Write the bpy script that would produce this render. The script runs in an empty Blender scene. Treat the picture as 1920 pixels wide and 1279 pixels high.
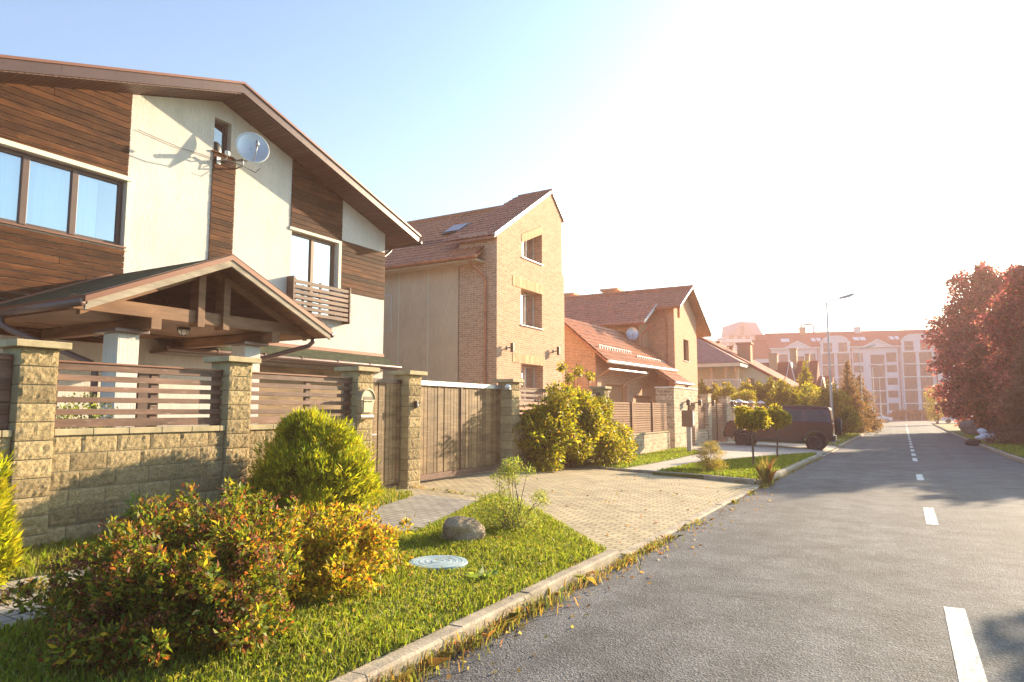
import bpy, bmesh, math, random
import numpy as np
from math import sin, cos, pi, sqrt, atan2, radians, tan
from mathutils import Vector, Matrix, noise

S = bpy.context.scene
COL = S.collection
RND = random.Random(11)
NPR = np.random.default_rng(7)
ORG = {}

# ------------------------------------------------------------------ objects
def tag(o, label=None, cat=None, group=None, kind=None):
    if label: o['label'] = label
    if cat: o['category'] = cat
    if group: o['group'] = group
    if kind: o['kind'] = kind
    return o

def thing(name, label, cat, loc=(0, 0, 0), rot=None, group=None, local=False):
    """an Empty at the base of a thing; its parts are built in world coordinates unless local"""
    o = bpy.data.objects.new(name, None)
    o.empty_display_size = .3
    COL.objects.link(o)
    o.location = loc
    if rot: o.rotation_euler = rot
    ORG[o.name] = Vector((0, 0, 0)) if (local or rot) else Vector(loc)
    return tag(o, label, cat, group)

def copy_tree(o, parent=None):
    c = o.copy()
    COL.objects.link(c)
    c.parent = parent
    for ch in list(o.children):
        copy_tree(ch, c)
    return c

class MB:
    def __init__(s):
        s.v, s.f, s.c, s.m = [], [], [], []
        s.rnd, s.mi = .5, 0
    def add(s, vs, fs):
        k = len(s.v)
        s.v += [tuple(p) for p in vs]
        s.c += [s.rnd] * len(vs)
        s.f += [tuple(i + k for i in q) for q in fs]
        s.m += [s.mi] * len(fs)
    def box(s, x0, x1, y0, y1, z0, z1):
        if x0 > x1: x0, x1 = x1, x0
        if y0 > y1: y0, y1 = y1, y0
        if z0 > z1: z0, z1 = z1, z0
        s.add([(x0,y0,z0),(x1,y0,z0),(x1,y1,z0),(x0,y1,z0),(x0,y0,z1),(x1,y0,z1),(x1,y1,z1),(x0,y1,z1)],
              [(0,3,2,1),(4,5,6,7),(0,1,5,4),(1,2,6,5),(2,3,7,6),(3,0,4,7)])
    def prism(s, poly, off):
        n = len(poly); off = Vector(off)
        a = [Vector(p) for p in poly]; b = [p + off for p in a]
        s.add(a + b, [tuple(range(n))[::-1], tuple(range(n, 2*n))] + [(i, (i+1) % n, n + (i+1) % n, n + i) for i in range(n)])
    def yz(s, poly, x0, x1): s.prism([(x0, p[0], p[1]) for p in poly], (x1-x0, 0, 0))
    def xz(s, poly, y0, y1): s.prism([(p[0], y0, p[1]) for p in poly], (0, y1-y0, 0))
    def xy(s, poly, z0, z1): s.prism([(p[0], p[1], z0) for p in poly], (0, 0, z1-z0))
    def beam(s, a, b, w, h, up=(0, 0, 1)):
        a, b = Vector(a), Vector(b); d = (b-a).normalized()
        u = d.cross(Vector(up))
        if u.length < 1e-4: u = d.cross(Vector((1, 0, 0)))
        u.normalize(); t = u.cross(d).normalized()
        q = [a + u*(i*w/2) + t*(j*h/2) for i, j in ((-1,-1),(1,-1),(1,1),(-1,1))]
        s.prism(q, b-a)
    def tube(s, pts, r, n=10, caps=True):
        pts = [Vector(p) for p in pts]
        rs = r if isinstance(r, (list, tuple)) else [r]*len(pts)
        vs, fs = [], []
        prev = None
        for i, p in enumerate(pts):
            d = (pts[min(i+1, len(pts)-1)] - pts[max(i-1, 0)]).normalized()
            if prev is None:
                u = d.cross(Vector((0, 0, 1)))
                if u.length < .05: u = d.cross(Vector((1, 0, 0)))
            else:
                u = prev - d*prev.dot(d)
            u.normalize(); prev = u; w = d.cross(u)
            vs += [p + (u*cos(2*pi*k/n) + w*sin(2*pi*k/n))*rs[i] for k in range(n)]
        for i in range(len(pts)-1):
            fs += [(i*n+k, i*n+(k+1) % n, (i+1)*n+(k+1) % n, (i+1)*n+k) for k in range(n)]
        if caps:
            fs.append(tuple(range(n))[::-1]); fs.append(tuple(range((len(pts)-1)*n, len(pts)*n)))
        s.add(vs, fs)
    def lathe(s, prof, c=(0, 0, 0), axis='z', n=24, caps=True):
        """prof: (radius, height) pairs"""
        vs, fs = [], []
        for r, h in prof:
            for k in range(n):
                a = 2*pi*k/n; p = (r*cos(a), r*sin(a), h)
                if axis == 'x': p = (p[2], p[0], p[1])
                if axis == 'y': p = (p[0], p[2], p[1])
                vs.append((c[0]+p[0], c[1]+p[1], c[2]+p[2]))
        m = len(prof)
        for i in range(m-1):
            fs += [(i*n+k, i*n+(k+1) % n, (i+1)*n+(k+1) % n, (i+1)*n+k) for k in range(n)]
        if caps and prof[0][0] > 1e-5: fs.append(tuple(range(n))[::-1])
        if caps and prof[-1][0] > 1e-5: fs.append(tuple(range((m-1)*n, m*n)))
        s.add(vs, fs)
    def grid(s, fn, nu, nv):
        """fn(i/nu, j/nv) -> point"""
        vs = [fn(i/nu, j/nv) for j in range(nv+1) for i in range(nu+1)]
        s.add(vs, [(j*(nu+1)+i, j*(nu+1)+i+1, (j+1)*(nu+1)+i+1, (j+1)*(nu+1)+i) for j in range(nv) for i in range(nu)])
    def build(s, name, mat, parent=None, smooth=False, bevel=0, recalc=True, local=None):
        me = bpy.data.meshes.new(name)
        o = bpy.data.objects.new(name, me)
        off = Vector((0, 0, 0))
        if parent is not None:
            off = ORG.get(parent.name, Vector((0, 0, 0)))
            ORG[o.name] = off
        vs = [(p[0]-off.x, p[1]-off.y, p[2]-off.z) for p in s.v] if off.length else s.v
        me.from_pydata(vs, [], s.f)
        me.attributes.new('rnd', 'FLOAT', 'POINT').data.foreach_set('value', s.c)
        for m in (mat if isinstance(mat, (list, tuple)) else [mat]): me.materials.append(m)
        if max(s.m, default=0): me.polygons.foreach_set('material_index', s.m)
        if recalc:
            b = bmesh.new(); b.from_mesh(me); bmesh.ops.recalc_face_normals(b, faces=b.faces); b.to_mesh(me); b.free()
        uvl = me.uv_layers.new(name='m'); uvd = np.zeros(len(me.loops)*2, np.float32)
        me.update()
        for p in me.polygons:
            n = p.normal
            if abs(n.z) > .985: u = Vector((1, 0, 0)); w = Vector((0, 1, 0))
            else:
                u = Vector((-n.y, n.x, 0)).normalized(); w = n.cross(u)
            for li in p.loop_indices:
                q = Vector(s.v[me.loops[li].vertex_index])
                uvd[2*li] = q.dot(u); uvd[2*li+1] = q.dot(w)
        uvl.data.foreach_set('uv', uvd)
        if smooth: me.polygons.foreach_set('use_smooth', [True]*len(me.polygons))
        COL.objects.link(o)
        if parent is not None: o.parent = parent
        if bevel:
            m = o.modifiers.new('edge', 'BEVEL'); m.width = bevel; m.segments = 2; m.limit_method = 'ANGLE'; m.angle_limit = radians(40)
        return o

def clip(poly, a, b, c):
    """keep a*u+b*v <= c"""
    out = []
    for i in range(len(poly)):
        p, q = poly[i], poly[(i+1) % len(poly)]
        dp, dq = a*p[0]+b*p[1]-c, a*q[0]+b*q[1]-c
        if dp <= 1e-9: out.append(p)
        if (dp < -1e-9 and dq > 1e-9) or (dp > 1e-9 and dq < -1e-9):
            t = dp/(dp-dq); out.append((p[0]+(q[0]-p[0])*t, p[1]+(q[1]-p[1])*t))
    return out

def area(p): return abs(sum(p[i][0]*p[(i+1) % len(p)][1]-p[(i+1) % len(p)][0]*p[i][1] for i in range(len(p))))/2 if len(p) > 2 else 0

def cut_wall(poly, holes):
    """convex polygon (u,v) minus rectangles (u0,u1,v0,v1) -> convex pieces"""
    us = sorted({min(p[0] for p in poly), max(p[0] for p in poly)} | {h[0] for h in holes} | {h[1] for h in holes})
    out = []
    for a, b in zip(us, us[1:]):
        st = clip(clip(poly, -1, 0, -a), 1, 0, b)
        if area(st) < 1e-4: continue
        mid = (a+b)/2
        hs = sorted((h[2], h[3]) for h in holes if h[0] < mid < h[1])
        lo = -1e3
        for z0, z1 in hs + [(1e3, 1e3)]:
            pc = clip(clip(st, 0, -1, -lo), 0, 1, z0)
            if area(pc) > 1e-4: out.append(pc)
            lo = z1
    return out

# ------------------------------------------------------------------ materials
class NT:
    def __init__(s, m): s.t = m.node_tree; s.b = s.t.nodes['Principled BSDF']; s.out = s.t.nodes['Material Output']
    def n(s, typ, **k):
        x = s.t.nodes.new('ShaderNode'+typ)
        for a, v in k.items():
            if hasattr(x, a): setattr(x, a, v)
        return x
    def l(s, a, b): s.t.links.new(a, b)
    def val(s, sock, v):
        if hasattr(v, 'is_output'): s.l(v, sock)
        else: sock.default_value = (*v, 1) if isinstance(v, tuple) and len(v) == 3 and sock.type == 'RGBA' else v
    def coord(s, kind='O', scale=(1, 1, 1)):
        t = s.n('TexCoord'); m = s.n('Mapping'); m.inputs['Scale'].default_value = scale
        s.l(t.outputs['UV' if kind == 'U' else 'Object'], m.inputs[0]); return m.outputs[0]
    def noise(s, vec, scale, detail=4, rough=.55, out=0):
        x = s.n('TexNoise'); s.l(vec, x.inputs['Vector']); x.inputs['Scale'].default_value = scale
        x.inputs['Detail'].default_value = detail; x.inputs['Roughness'].default_value = rough; return x.outputs[out]
    def vor(s, vec, scale, feature='F1', out='Distance', rand=1):
        x = s.n('TexVoronoi', feature=feature); s.l(vec, x.inputs['Vector']); x.inputs['Scale'].default_value = scale
        x.inputs['Randomness'].default_value = rand; return x.outputs[out]
    def ramp(s, v, *stops):
        x = s.n('ValToRGB'); s.l(v, x.inputs[0]); e = x.color_ramp.elements
        while len(e) < len(stops): e.new(.5)
        for k, (p, c) in enumerate(stops):
            e[k].position = p; e[k].color = (c, c, c, 1) if not isinstance(c, tuple) else (*c, 1)
        return x.outputs[0]
    def mix(s, f, a, b, mode='MIX'):
        x = s.n('Mix', data_type='RGBA', blend_type=mode)
        s.val(x.inputs[0], f); s.val(x.inputs[6], a); s.val(x.inputs[7], b); return x.outputs[2]
    def math(s, op, a, b=0.):
        x = s.n('Math', operation=op); s.val(x.inputs[0], a); s.val(x.inputs[1], b); return x.outputs[0]
    def attr(s, name, out='Fac'):
        x = s.n('Attribute', attribute_name=name); return x.outputs[out]
    def bump(s, h, strength=.5, dist=.01, prev=None):
        x = s.n('Bump'); x.inputs['Strength'].default_value = strength; x.inputs['Distance'].default_value = dist
        s.l(h, x.inputs['Height'])
        if prev is not None: s.l(prev, x.inputs['Normal'])
        s.l(x.outputs[0], s.b.inputs['Normal']); return x.outputs[0]

def newmat(name, rough=.8, metal=0, spec=.3):
    m = bpy.data.materials.new(name); m.use_nodes = True; t = NT(m)
    t.b.inputs['Roughness'].default_value = rough; t.b.inputs['Metallic'].default_value = metal
    t.b.inputs['Specular IOR Level'].default_value = spec
    return m, t

def M(name, col, rough=.8, metal=0, spec=.3, col2=None, vs=3, vstr=(1, 1, 1), var=.12, bump=0, bs=40, bstr=(1, 1, 1), bd=.01, attr=0, coord='O', fine=0):
    m, t = newmat(name, rough, metal, spec)
    lo = tuple(c*(1-var) for c in col); hi = col2 or tuple(min(1, c*(1+var)) for c in col)
    v = t.coord(coord, vstr)
    c = t.mix(t.ramp(t.noise(v, vs), (.3, 0.), (.7, 1.)), lo, hi)
    if fine: c = t.mix(1., c, t.ramp(t.noise(t.coord(coord), fine, 2), (.3, .72), (.7, 1.2)), 'MULTIPLY')
    if attr:
        g = t.math('ADD', t.math('MULTIPLY', t.attr('rnd'), 2*attr), 1-attr)
        c = t.mix(1., c, g, 'MULTIPLY')
    t.l(c, t.b.inputs['Base Color'])
    if bump: t.bump(t.noise(t.coord(coord, bstr), bs), bump, bd)
    return m

def M_brick(name, w, h, mort, c1, c2, cm, bump=.6, rough=.85, off=.5, noisy=.25, coord='U', nscale=9, squash=1.):
    m, t = newmat(name, rough, 0, .15)
    v = t.coord(coord)
    b = t.n('TexBrick'); t.l(v, b.inputs['Vector']); b.offset = off
    for k, x in (('Scale', 1), ('Brick Width', w), ('Row Height', h), ('Mortar Size', mort), ('Mortar Smooth', .3), ('Bias', 0)): b.inputs[k].default_value = x
    b.inputs['Color1'].default_value = (*c1, 1); b.inputs['Color2'].default_value = (*c2, 1); b.inputs['Mortar'].default_value = (*cm, 1)
    c = t.mix(1., b.outputs['Color'], t.ramp(t.noise(t.coord('O'), nscale, 5), (.25, 1-noisy), (.75, 1+noisy)), 'MULTIPLY')
    t.l(c, t.b.inputs['Base Color'])
    hgt = t.math('SUBTRACT', t.math('MULTIPLY', t.noise(v, 60, 3), .35), b.outputs['Fac'])
    t.bump(hgt, bump, .012)
    return m

def M_leaf(name, trans=.45, rough=.5, gain=1.3, blue=.6):
    m, t = newmat(name, rough, 0, .25)
    col = t.attr('col', 'Color')
    t.l(col, t.b.inputs['Base Color'])
    tr = t.n('BsdfTranslucent'); t.l(t.mix(1., col, (gain*1.05, gain, gain*blue), 'MULTIPLY'), tr.inputs['Color'])
    mx = t.n('MixShader'); mx.inputs[0].default_value = trans
    t.l(t.b.outputs[0], mx.inputs[1]); t.l(tr.outputs[0], mx.inputs[2]); t.l(mx.outputs[0], t.out.inputs['Surface'])
    return m

def M_glass(name, tint=(.8, .9, .95), refl=.3, rough=.02):
    m, t = newmat(name)
    g = t.n('BsdfGlossy'); g.inputs['Roughness'].default_value = rough; g.inputs['Color'].default_value = (.9, .95, 1, 1)
    tr = t.n('BsdfTransparent'); tr.inputs['Color'].default_value = (*tint, 1)
    lw = t.n('LayerWeight'); lw.inputs['Blend'].default_value = .35
    f = t.math('ADD', t.math('MULTIPLY', lw.outputs['Fresnel'], .8), refl*.5)
    mx = t.n('MixShader'); t.l(f, mx.inputs[0]); t.l(tr.outputs[0], mx.inputs[1]); t.l(g.outputs[0], mx.inputs[2])
    t.l(mx.outputs[0], t.out.inputs['Surface'])
    return m

# ------------------------------------------------------------------ foliage
def np_mesh(name, V, F, col, mat, parent=None, smooth=False):
    """V (N,3), F (M,k) ; col (N,3)"""
    me = bpy.data.meshes.new(name); N, (Mf, k) = len(V), F.shape
    o = bpy.data.objects.new(name, me)
    if parent is not None:
        off = ORG.get(parent.name, Vector((0, 0, 0))); ORG[o.name] = off
        V = V - np.array(off)[None, :]
    me.vertices.add(N); me.vertices.foreach_set('co', np.ascontiguousarray(V, np.float32).ravel())
    me.loops.add(Mf*k); me.loops.foreach_set('vertex_index', np.ascontiguousarray(F, np.int32).ravel())
    me.polygons.add(Mf); me.polygons.foreach_set('loop_start', np.arange(0, Mf*k, k, dtype=np.int32))
    me.polygons.foreach_set('loop_total', np.full(Mf, k, np.int32))
    me.update(calc_edges=True)
    a = me.attributes.new('col', 'FLOAT_COLOR', 'POINT')
    a.data.foreach_set('color', np.concatenate([col, np.ones((N, 1))], 1).astype(np.float32).ravel())
    me.materials.append(mat)
    COL.objects.link(o)
    if parent is not None: o.parent = parent
    return o

def unit(a): return a/np.maximum(np.linalg.norm(a, axis=1, keepdims=True), 1e-6)

def pal(n, palette, jit=.2):
    cs = np.array([p[0] for p in palette]); w = np.array([p[1] for p in palette], float); w /= w.sum()
    c = cs[NPR.choice(len(cs), n, p=w)]
    return np.clip(c*(1+NPR.normal(0, jit, (n, 1)))*(1+NPR.normal(0, jit*.3, (n, 3))), .003, 1)

def leaves_geo(P, D, L, W, col):
    n = len(P); D = unit(D)
    side = unit(np.cross(D, NPR.normal(size=(n, 3))))
    nor = np.cross(side, D)
    L = L[:, None]; W = W[:, None]
    b = P; t = P + D*L; m = P + D*L*.45 + nor*L*.12
    V = np.stack([b, m+side*W*.5, t, m-side*W*.5], 1).reshape(-1, 3)
    F = np.arange(4*n).reshape(n, 4)
    return V, F, np.repeat(col, 4, 0)

def clump_pts(clumps, n, shell=.35, gap=.0, gfreq=2., seed=0):
    cl = np.array(clumps, float); vol = cl[:, 3]*cl[:, 4]*cl[:, 5]; w = vol**.75; w /= w.sum()
    k = NPR.choice(len(cl), n, p=w)
    d = unit(NPR.normal(size=(n, 3)))
    r = (shell + (1-shell)*NPR.random((n, 1))**.7)*(1+NPR.normal(0, .07, (n, 1)))
    P = cl[k, :3] + d*cl[k, 3:6]*r
    if gap:
        keep = np.array([noise.noise(Vector(p)*gfreq+Vector((seed, 0, 0))) > gap-.45 for p in P])
        P, d = P[keep], d[keep]
    return P, d

def foliage(name, clumps, n, L, W, palette, mat, parent=None, shell=.35, up=.2, out=1., jit=.2, gap=0, gfreq=2., zmin=None, seed=0, rand=.6):
    P, d = clump_pts(clumps, n, shell, gap, gfreq, seed)
    if zmin is not None:
        k = P[:, 2] > zmin; P, d = P[k], d[k]
    m = len(P)
    D = d*out + NPR.normal(size=(m, 3))*rand + np.array([0, 0, up])
    Ls = L*(.6+.8*NPR.random(m)); Ws = W*(.6+.8*NPR.random(m))
    V, F, c = leaves_geo(P, D, Ls, Ws, pal(m, palette, jit))
    return np_mesh(name, V, F, c, mat, parent)

def crown_clumps(c, r, k, sub=.42, seed=1, zs=1., flat=0.):
    """k sub-clumps spread in an ellipsoid for an uneven outline"""
    g = random.Random(seed); out = []
    for i in range(k):
        while True:
            p = Vector((g.uniform(-1, 1), g.uniform(-1, 1), g.uniform(-1, 1)))
            if .35 < p.length < 1: break
        q = g.uniform(.7, 1.25)*sub
        p *= .78
        out.append((c[0]+p.x*r[0], c[1]+p.y*r[1], c[2]+p.z*r[2], q*r[0], q*r[1], q*r[2]*zs))
    return out

def blades(name, P, h, w, palette, mat, lean=.5, parent=None, jit=.25):
    n = len(P); a = NPR.random(n)*2*pi
    s = np.stack([np.cos(a), np.sin(a), np.zeros(n)], 1)
    ld = unit(np.stack([NPR.normal(size=n), NPR.normal(size=n), np.zeros(n)], 1))
    hh = (h*(.45+.9*NPR.random(n)))[:, None]; ww = (w*(.6+.8*NPR.random(n)))[:, None]
    le = lean*NPR.random((n, 1))
    up = np.array([0, 0, 1.])
    mid = P + up*hh*.6 + ld*hh*le*.35
    tip = P + up*hh*(1-.35*le) + ld*hh*le*1.1
    V = np.stack([P-s*ww*.5, P+s*ww*.5, mid+s*ww*.4, tip, mid-s*ww*.4], 1).reshape(-1, 3)
    F = np.arange(5*n).reshape(n, 5)
    c = np.repeat(pal(n, palette, jit), 5, 0)
    return np_mesh(name, V, F, c, mat, parent)

def trunk(mb, base, top, r0, r1, limbs=(), wob=.05, seed=0):
    g = random.Random(seed); b, t = Vector(base), Vector(top); n = 6
    pts = [b.lerp(t, i/n) + Vector((g.uniform(-wob, wob), g.uniform(-wob, wob), 0))*(0 if i == 0 else 1) for i in range(n+1)]
    mb.tube(pts, [r0*1.25]+[r0+(r1-r0)*i/n for i in range(1, n+1)], 8)
    for f, e in limbs:
        s = b.lerp(t, f); e = Vector(e); m = s.lerp(e, .5)+Vector((0, 0, (e-s).length*.08))
        rr = (r0+(r1-r0)*f)*.55
        mb.tube([s, m, e], [rr, rr*.7, rr*.25], 6)

# ------------------------------------------------------------------ ground heights
def interp(x, pts):
    if x <= pts[0][0]: return pts[0][1]
    for (a, u), (b, v) in zip(pts, pts[1:]):
        if x <= b: return u+(v-u)*(x-a)/(b-a)
    return pts[-1][1]
def z_road(y): return interp(y, [(14, 0), (24, -.08), (34, -.19), (48, -.26), (60, -.3)])
def z_fence(y): return interp(y, [(4, .2), (10, .28), (13.3, .3), (17, .16), (21, .1), (29, .13), (40, .0), (60, -.12), (100, -.2)])
def z_lawn(x, y):
    if x > 0: return z_road(y)+.11+max(0, x-3.5)*.02
    t = min(1, max(0, (-2.95-x)/4.7))
    return (z_road(y)+.11)*(1-t)+z_fence(y)*t
def z_drive(x, y):
    t = min(1, max(0, (-2.9-x)/4.8))
    return (z_road(y)+.025)*(1-t)+(z_fence(y)-.005)*t
# ------------------------------------------------------------------ material list
def mat_plaster(name, col, k=1.):
    m, t = newmat(name, .9, 0, .15)
    v = t.coord('U', (60*k, 5*k, 1))
    n = t.noise(v, 1., 4, .65)
    big = t.noise(t.coord('O'), .9, 4)
    c = t.mix(t.ramp(n, (.35, 0.), (.65, 1.)), tuple(x*.82 for x in col), col)
    c = t.mix(1., c, t.ramp(big, (.25, .88), (.75, 1.05)), 'MULTIPLY')
    st_ = t.noise(t.coord('U', (2.2, .28, 1)), 1.6, 5, .6)
    c = t.mix(t.ramp(st_, (.50, 0.), (.78, .34)), c, tuple(x*.55 for x in col))
    t.l(c, t.b.inputs['Base Color']); t.bump(n, .7, .012)
    return m
m_plaster = mat_plaster('cream_plaster', (.69, .635, .575))

def mat_wood(name, c1, c2, rough=.6, attr=.45, worn=None, spec=.25):
    m, t = newmat(name, rough, 0, spec)
    g = t.noise(t.coord('U', (1.2, 40, 1)), 1.5, 6, .65)
    p = t.noise(t.coord('O', (1, 1.3, 6)), 1.1, 4)
    c = t.mix(t.ramp(g, (.3, 0.), (.7, 1.)), c1, c2)
    c = t.mix(t.ramp(p, (.35, 0.), (.7, .8)), c, tuple(x*.42 for x in c1))
    q = t.math('ADD', t.math('MULTIPLY', t.attr('rnd'), 2*attr), 1-attr)
    c = t.mix(1., c, q, 'MULTIPLY')
    if worn:
        wv = t.noise(t.coord('U', (2.2, 26, 1)), 2.4, 5, .6)
        c = t.mix(t.ramp(wv, (.6, 0.), (.72, .8)), c, worn)
    t.l(c, t.b.inputs['Base Color']); t.bump(g, .35, .004)
    return m
m_clad = mat_wood('stained_boards', (.036, .013, .006), (.145, .053, .017), .72, .5, (.27, .14, .06), .12)
m_rail = mat_wood('brown_rail_wood', (.16, .085, .06), (.24, .135, .09), .55, .2, (.42, .34, .27))
m_gatewood = mat_wood('weathered_gate_boards', (.20, .12, .055), (.33, .215, .105), .65, .3, (.50, .42, .30))
m_beam = mat_wood('porch_timber', (.20, .10, .05), (.28, .15, .08), .6, .15)
m_barge = mat_wood('greyed_timber', (.33, .26, .18), (.45, .37, .28), .7, .1, (.6, .55, .47))
m_fascia = M('brown_sheet_metal', (.085, .047, .04), .38, .3, .5, var=.08, vs=2, bump=.15, bs=2.5)
m_fascia_top = M('red_brown_flashing', (.20, .08, .045), .4, .2, .5, var=.08)
m_soffit = M('brown_soffit', (.115, .06, .04), .5, .1, .4, var=.1, attr=.12)
m_gutter = M('brown_gutter', (.14, .085, .07), .35, .2, .5, var=.06)
m_white_gutter = M('white_gutter', (.78, .74, .68), .35, 0, .5, var=.03)
m_shingle = M_brick('green_shingles', .28, .14, .012, (.035, .048, .028), (.065, .075, .040), (.016, .02, .013), .5, .9, noisy=.35)
m_frame = M('dark_window_frame', (.085, .05, .038), .45, 0, .45, var=.15, attr=.2)
m_frame_lt = M('brown_window_frame', (.17, .095, .05), .45, 0, .4, var=.1)
m_frame_wh = M('pale_window_frame', (.62, .52, .42), .45, 0, .4, var=.05)
m_glass = M_glass('window_glass', (.92, .97, 1), .8)
m_glass_d = M_glass('dark_window_glass', (.5, .55, .6), .5)
m_glass_w = M_glass('sky_reflecting_glass', (.6, .62, .66), 1.3)
m_curtain = M('pale_curtain', (.80, .90, .90), .9, var=.08, vs=2, vstr=(1, 6, .3))
m_curtain_w = M('white_curtain', (.75, .72, .70), .9, var=.07, vs=2, vstr=(1, 6, .3))
m_room = M('dim_interior', (.05, .045, .045), .9, var=.2)
m_trim = M('cream_trim', (.72, .66, .52), .85, var=.06)
m_capstone = M('pillar_cap_stone', (.40, .32, .19), .9, var=.22, vs=5, bump=.3, bs=40)
m_smoothblock = M('smooth_block', (.36, .29, .17), .92, var=.2, vs=6, bump=.25, bs=70, attr=.12)
def mat_split(name, a, b):
    m, t = newmat(name, .95, 0, .12)
    v = t.coord('O'); n1 = t.noise(v, 22, 6, .7); n2 = t.noise(v, 5, 4)
    c = t.mix(t.ramp(n1, (.3, 0.), (.62, 1.)), a, b)
    c = t.mix(t.ramp(n2, (.3, 0.), (.75, .35)), c, (.30, .25, .17))
    q = t.math('ADD', t.math('MULTIPLY', t.attr('rnd'), .5), .72)
    t.l(t.mix(1., c, q, 'MULTIPLY'), t.b.inputs['Base Color'])
    t.bump(t.noise(v, 34, 6, .72), 1., .03)
    return m
m_split = mat_split('split_face_block', (.255, .18, .085), (.46, .345, .185))
m_mortar = M('grey_mortar', (.20, .175, .12), .95, var=.2)

m_brick2 = M_brick('ochre_brick', .25, .075, .011, (.60, .33, .205), (.46, .24, .14), (.66, .48, .33), .5, noisy=.2)
m_brick3 = M_brick('orange_brick', .25, .075, .011, (.62, .33, .19), (.52, .265, .14), (.60, .41, .28), .4, noisy=.15)
m_panel2 = mat_plaster('beige_render', (.74, .53, .35), .6)
m_stone = M_brick('rubble_stone', .34, .13, .018, (.56, .43, .29), (.38, .27, .17), (.62, .50, .36), .9, noisy=.5, nscale=14)
m_tile2 = M('brown_red_roof_tile', (.50, .19, .09), .55, 0, .4, var=.16, vs=1.6, bump=.2, bs=30, fine=6)
m_tile3 = M('orange_red_roof_tile', (.44, .165, .09), .55, 0, .4, var=.16, vs=1.4, fine=6)
m_pinkroof = M_brick('pink_shingle_roof', .3, .16, .012, (.42, .24, .21), (.34, .19, .16), (.25, .13, .11), .4, noisy=.25)
m_redroof = M_brick('dark_red_roof', 1.2, .35, .02, (.30, .085, .055), (.26, .075, .05), (.16, .045, .03), .5, noisy=.15)
m_apt = M('pale_lilac_render', (.74, .69, .74), .9, var=.05, vs=.6)
m_aptroof = M_brick('apartment_roof_tile', .5, .4, .02, (.45, .10, .085), (.40, .09, .075), (.28, .07, .06), .3, noisy=.12)
m_apttrim = M('white_cornice', (.80, .78, .78), .8, var=.03)
m_aptframe = M('maroon_frame', (.28, .07, .06), .5, var=.08)
m_aptglass = M('reflective_pane', (.15, .09, .12), .12, .0, .8, var=.35, vs=.5)
m_maroon = M('maroon_panel', (.30, .10, .085), .6, var=.1)
m_tower = M('tower_render', (.62, .55, .58), .9, var=.06, vs=.1)
m_steel = M('galvanised_steel', (.45, .45, .47), .4, .7, .5, var=.08)
m_white = M('white_paint', (.8, .8, .78), .5, 0, .4, var=.05)
m_dish = M('dish_paint', (.55, .58, .62), .3, .35, .5, var=.05)
m_black = M('black_rubber', (.02, .02, .022), .8, 0, .3, var=.2)
m_black_pl = M('dark_plastic', (.035, .034, .036), .5, 0, .4, var=.1)
m_car, _t = newmat('slate_car_paint', .22, .35, .5)
_t.b.inputs['Base Color'].default_value = (.055, .018, .024, 1); _t.b.inputs['Coat Weight'].default_value = .25; _t.b.inputs['Coat Roughness'].default_value = .08
m_carwhite, _t = newmat('white_car_paint', .3, 0, .5)
_t.b.inputs['Base Color'].default_value = (.75, .75, .78, 1); _t.b.inputs['Coat Weight'].default_value = .5
m_rim = M('grey_alloy', (.42, .40, .41), .4, .5, .5, var=.05)
m_carglass, _t = newmat('tinted_car_glass', .04, 0, .9)
_t.b.inputs['Base Color'].default_value = (.02, .02, .024, 1)
m_taillight = M('red_lens', (.35, .02, .02), .2, 0, .6)
m_mail = M('beige_mailbox_metal', (.42, .33, .22), .4, .3, .5, var=.06)
m_mail_d = M('dark_mailbox_slot', (.12, .09, .06), .5, 0, .4)
m_bark = M('bark', (.14, .095, .065), .95, var=.35, vs=12, vstr=(1, 1, .2), bump=.8, bs=30, bstr=(1, 1, .2))
m_rock = M('granite_boulder', (.30, .215, .14), .9, var=.35, vs=7, bump=.9, bs=14, bd=.02, fine=60)
m_rock2 = M('grey_pink_boulder', (.26, .19, .17), .9, var=.25, vs=4, bump=.8, bs=8, bd=.03)
m_sack = M('white_sack_cloth', (.72, .72, .78), .7, var=.06, vs=9, bump=.6, bs=9, bd=.03)
m_bundle = M('dark_cloth', (.05, .025, .03), .9, var=.3, vs=20, bump=.5, bs=20)
m_lid, _t = newmat('blue_grey_manhole', .7, 0, .3)
_v = _t.coord('O'); _w = _t.n('TexWave', wave_type='RINGS'); _w.rings_direction = 'SPHERICAL'
_t.l(_v, _w.inputs['Vector']); _w.inputs['Scale'].default_value = 6.5; _w.inputs['Distortion'].default_value = .3
_c = _t.mix(_t.ramp(_w.outputs[1], (.2, 0.), (.5, 1.)), (.235, .33, .37), (.28, .375, .41))
_c = _t.mix(_t.ramp(_t.noise(_v, 14, 4), (.4, 0.), (.75, .55)), _c, (.5, .5, .44))
_t.l(_c, _t.b.inputs['Base Color']); _t.bump(_w.outputs[1], .3, .004)

m_leaf = M_leaf('leaf', .52, .5, 1.45); m_needle = M_leaf('needle_spray', .45, .6, 1.35); m_blade = M_leaf('grass_blade', .45, .5, 1.3)
m_leaf_dull = M_leaf('dense_leaf', .45, .6, 1.2, 1.0)

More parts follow.
